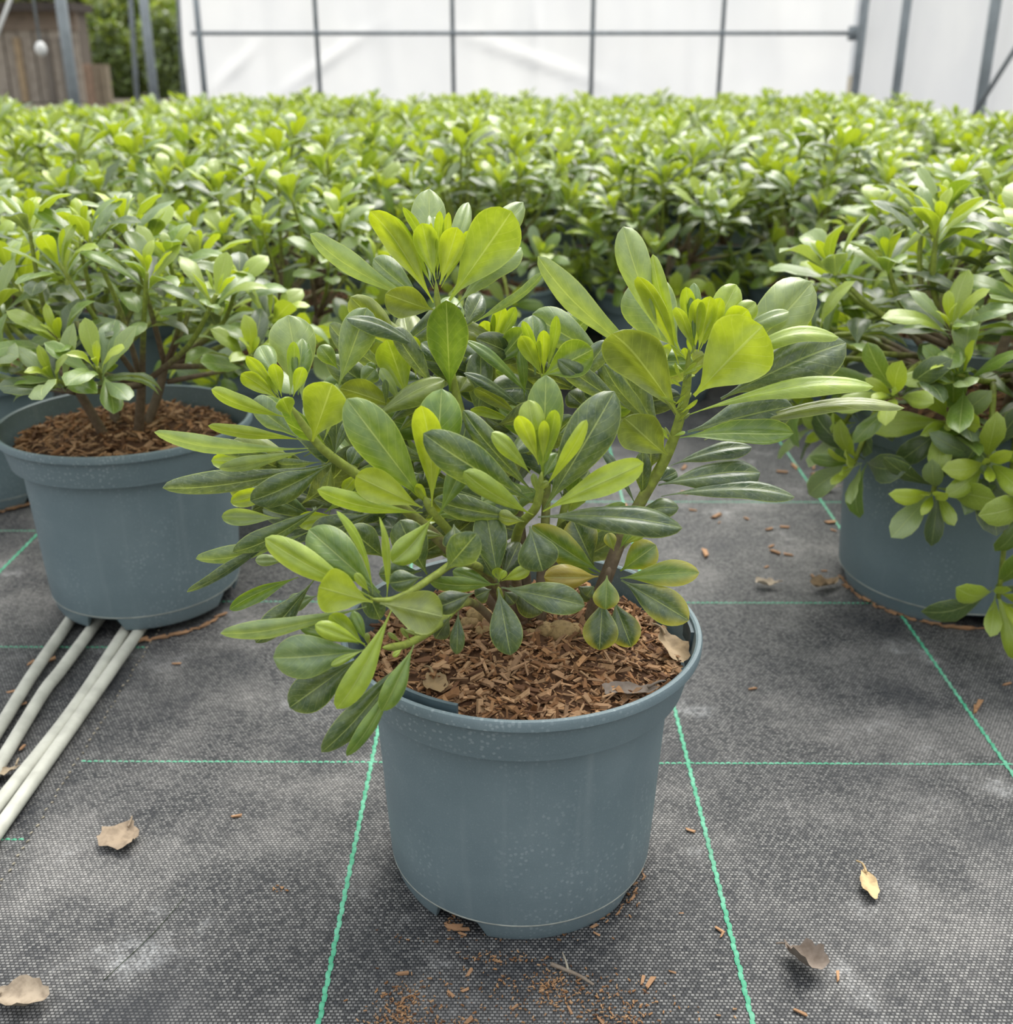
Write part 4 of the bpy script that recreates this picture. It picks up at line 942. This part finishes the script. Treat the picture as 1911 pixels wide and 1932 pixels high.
tube('fork', [tl(1072, 1832, .004), tl(1068, 1815, .008), tl(1061, 1797, .009)], .0011, .0005, M['dead'], tw, 6).color = (.30, .27, .21, 1)

rc = random.Random(9); CHIPM = []
random.seed(4)
for i in range(6):
    v, f = chip_box(Vector((0, 0, 0)), Vector((1, 0, 0)), Vector((0, 0, 1)), 1.0, .32, .16)
    v2 = [q*1.0 for q in v]; CHIPM.append(mesh('wood_chip', v2, f, M['wood'], False))
def chip(px, py, L, label, rz=None, tint=None, group=None, loc=None):
    o = link('wood_chip', rc.choice(CHIPM)); o.location = loc if loc is not None else gnd(px, py, L*.08+.0006)
    o.scale = (L, L*rc.uniform(.8, 1.2), L); o.rotation_euler = (0, 0, rz if rz is not None else rc.random()*3.14)
    k = rc.uniform(.8, 1.2); o.color = tint or (.40*k, .23*k, .125*k, 1)
    return tag(o, label, 'wood chip', group)
LB = 'small orange-brown wood chip lying on the black fabric between the pots'
for (x, y, L) in ((1351, 973, .022), (1330, 1043, .026), (1307, 962, .012), (1408, 978, .011), (1452, 998, .014), (1480, 994, .013), (1462, 1041, .018), (1455, 1030, .012), (1487, 1046, .013), (1446, 1069, .008), (1290, 882, .022), (1292, 930, .015), (1353, 928, .018), (1475, 890, .018), (1500, 880, .022), (1535, 882, .016), (1537, 893, .014), (1568, 985, .018), (1572, 1000, .010), (1350, 863, .014), (1180, 955, .02), (1210, 965, .018), (1230, 968, .016), (1555, 1077, .008), (1535, 1088, .012), (1500, 838, .014), (1357, 986, .007)):
    chip(x, y, L, LB, group='wood chips between the pots')
LF = 'small tan wood chip lying on the bare fabric around the lone pot'
for (x, y, L, rz) in ((333, 1252, .011, 0), (445, 1539, .010, .3), (1420, 1299, .010, .3), (1303, 1567, .0095, -.5), (1357, 1753, .009, -.8), (1363, 1763, .007, 1), (1227, 1853, .0125, 1.0), (1581, 1842, .010, 1.4), (1510, 1910, .010, -.6), (1268, 1834, .006, -.4), (1125, 1762, .007, -.7), (1212, 1848, .009, 1.3), (1905, 1215, .012, -.4), (1900, 1290, .012, .4), (760, 1837, .011, .1), (885, 1835, .009, 1.2), (850, 1874, .008, -.8), (878, 1868, .007, .5), (760, 1888, .007, 1.2), (1132, 1925, .009, -1), (885, 1925, .009, .9), (940, 1814, .006, -.2), (970, 1900, .007, .8), (1075, 1905, .008, -1.2), (60, 1250, .012, 1.2), (95, 1245, .016, .9), (42, 1328, .009, .8), (43, 1410, .010, 1.4), (22, 1305, .01, .5), (1285, 1723, .004, 0)):
    chip(x, y, L, LF, rz, group='wood chips around the lone pot')
chip(1846, 1331, .021, 'split brown bark chip lying on the green thread near the wide pot', 1.0, (.36, .20, .10, 1))
chip(1841, 1338, .015, 'slim bark chip lying beside the split bark chip on the thread', 1.2, (.40, .22, .11, 1))
# chips packed along the feet of the pots
def foot_chips(root, r, a0, a1, n, label, group, big=.014):
    for i in range(n):
        th = R(a0+(a1-a0)*(i+rc.random())/n); rr = r+rc.uniform(.000, .006); L = rc.uniform(.4, 1)*big
        p = Vector((root.location.x+rr*math.cos(th), root.location.y+rr*math.sin(th), L*.08+.001))
        chip(0, 0, L, label, th+1.57+rc.uniform(-.5, .5), None, group, p)
foot_chips(rp, .1305, 175, 275, 34, 'orange wood chip packed along the foot of the wide pot', 'wood chips at the foot of the wide pot', .017)
foot_chips(bl, .105, 250, 330, 14, 'orange wood chip under the foot of the set-back pot', 'wood chips under the set-back pot', .02)
foot_chips(lp, .112, 270, 335, 20, 'orange wood chip at the foot of the pot on the hoses', 'wood chips at the foot of the pot on the hoses', .017)
foot_chips(main, .1045, 300, 372, 24, 'crumb of wood clinging to the foot of the lone pot', 'wood crumbs at the foot of the lone pot', .009)
foot_chips(main, .1045, 236, 246, 7, 'wood splinter sticking out of the drain notch of the lone pot', 'splinters in the drain notch', .013)
# fine crumbs of bark: nobody could count them
V = []; F = []; T = []
for (cx, cy, sx_, sy_, n) in ((770, 1890, 30, 20, 240), (960, 1850, 70, 14, 110), (1040, 1860, 18, 18, 200), (940, 1805, 45, 7, 120), (1130, 1880, 70, 22, 260), (1010, 1895, 140, 24, 260), (740, 1915, 22, 14, 160), (1180, 1922, 45, 10, 130), (900, 1770, 120, 6, 60), (1190, 1690, 8, 22, 40), (850, 1738, 8, 6, 50), (800, 1930, 60, 10, 120), (530, 1676, 9, 4, 30)):
    for _ in range(int(n*.55)):
        p = gnd(rc.gauss(cx, sx_), rc.gauss(cy, sy_), .0012); L = rc.uniform(.0009, .0034); th = rc.random()*3.14
        v, f = chip_box(p, Vector((math.cos(th), math.sin(th), 0)), Vector((0, 0, 1)), L, L*.4, L*.3)
        o = len(V); V += v; F += [tuple(o+i for i in q) for q in f]; c = rc.choice(CHIPC); T += [c]*8
tag(link('bark_crumbs', mesh('bark_crumbs', V, F, M['chip'], False, None, T)), 'scattered fine bark crumbs on the fabric in front of the lone pot', 'bark crumbs', kind='stuff')
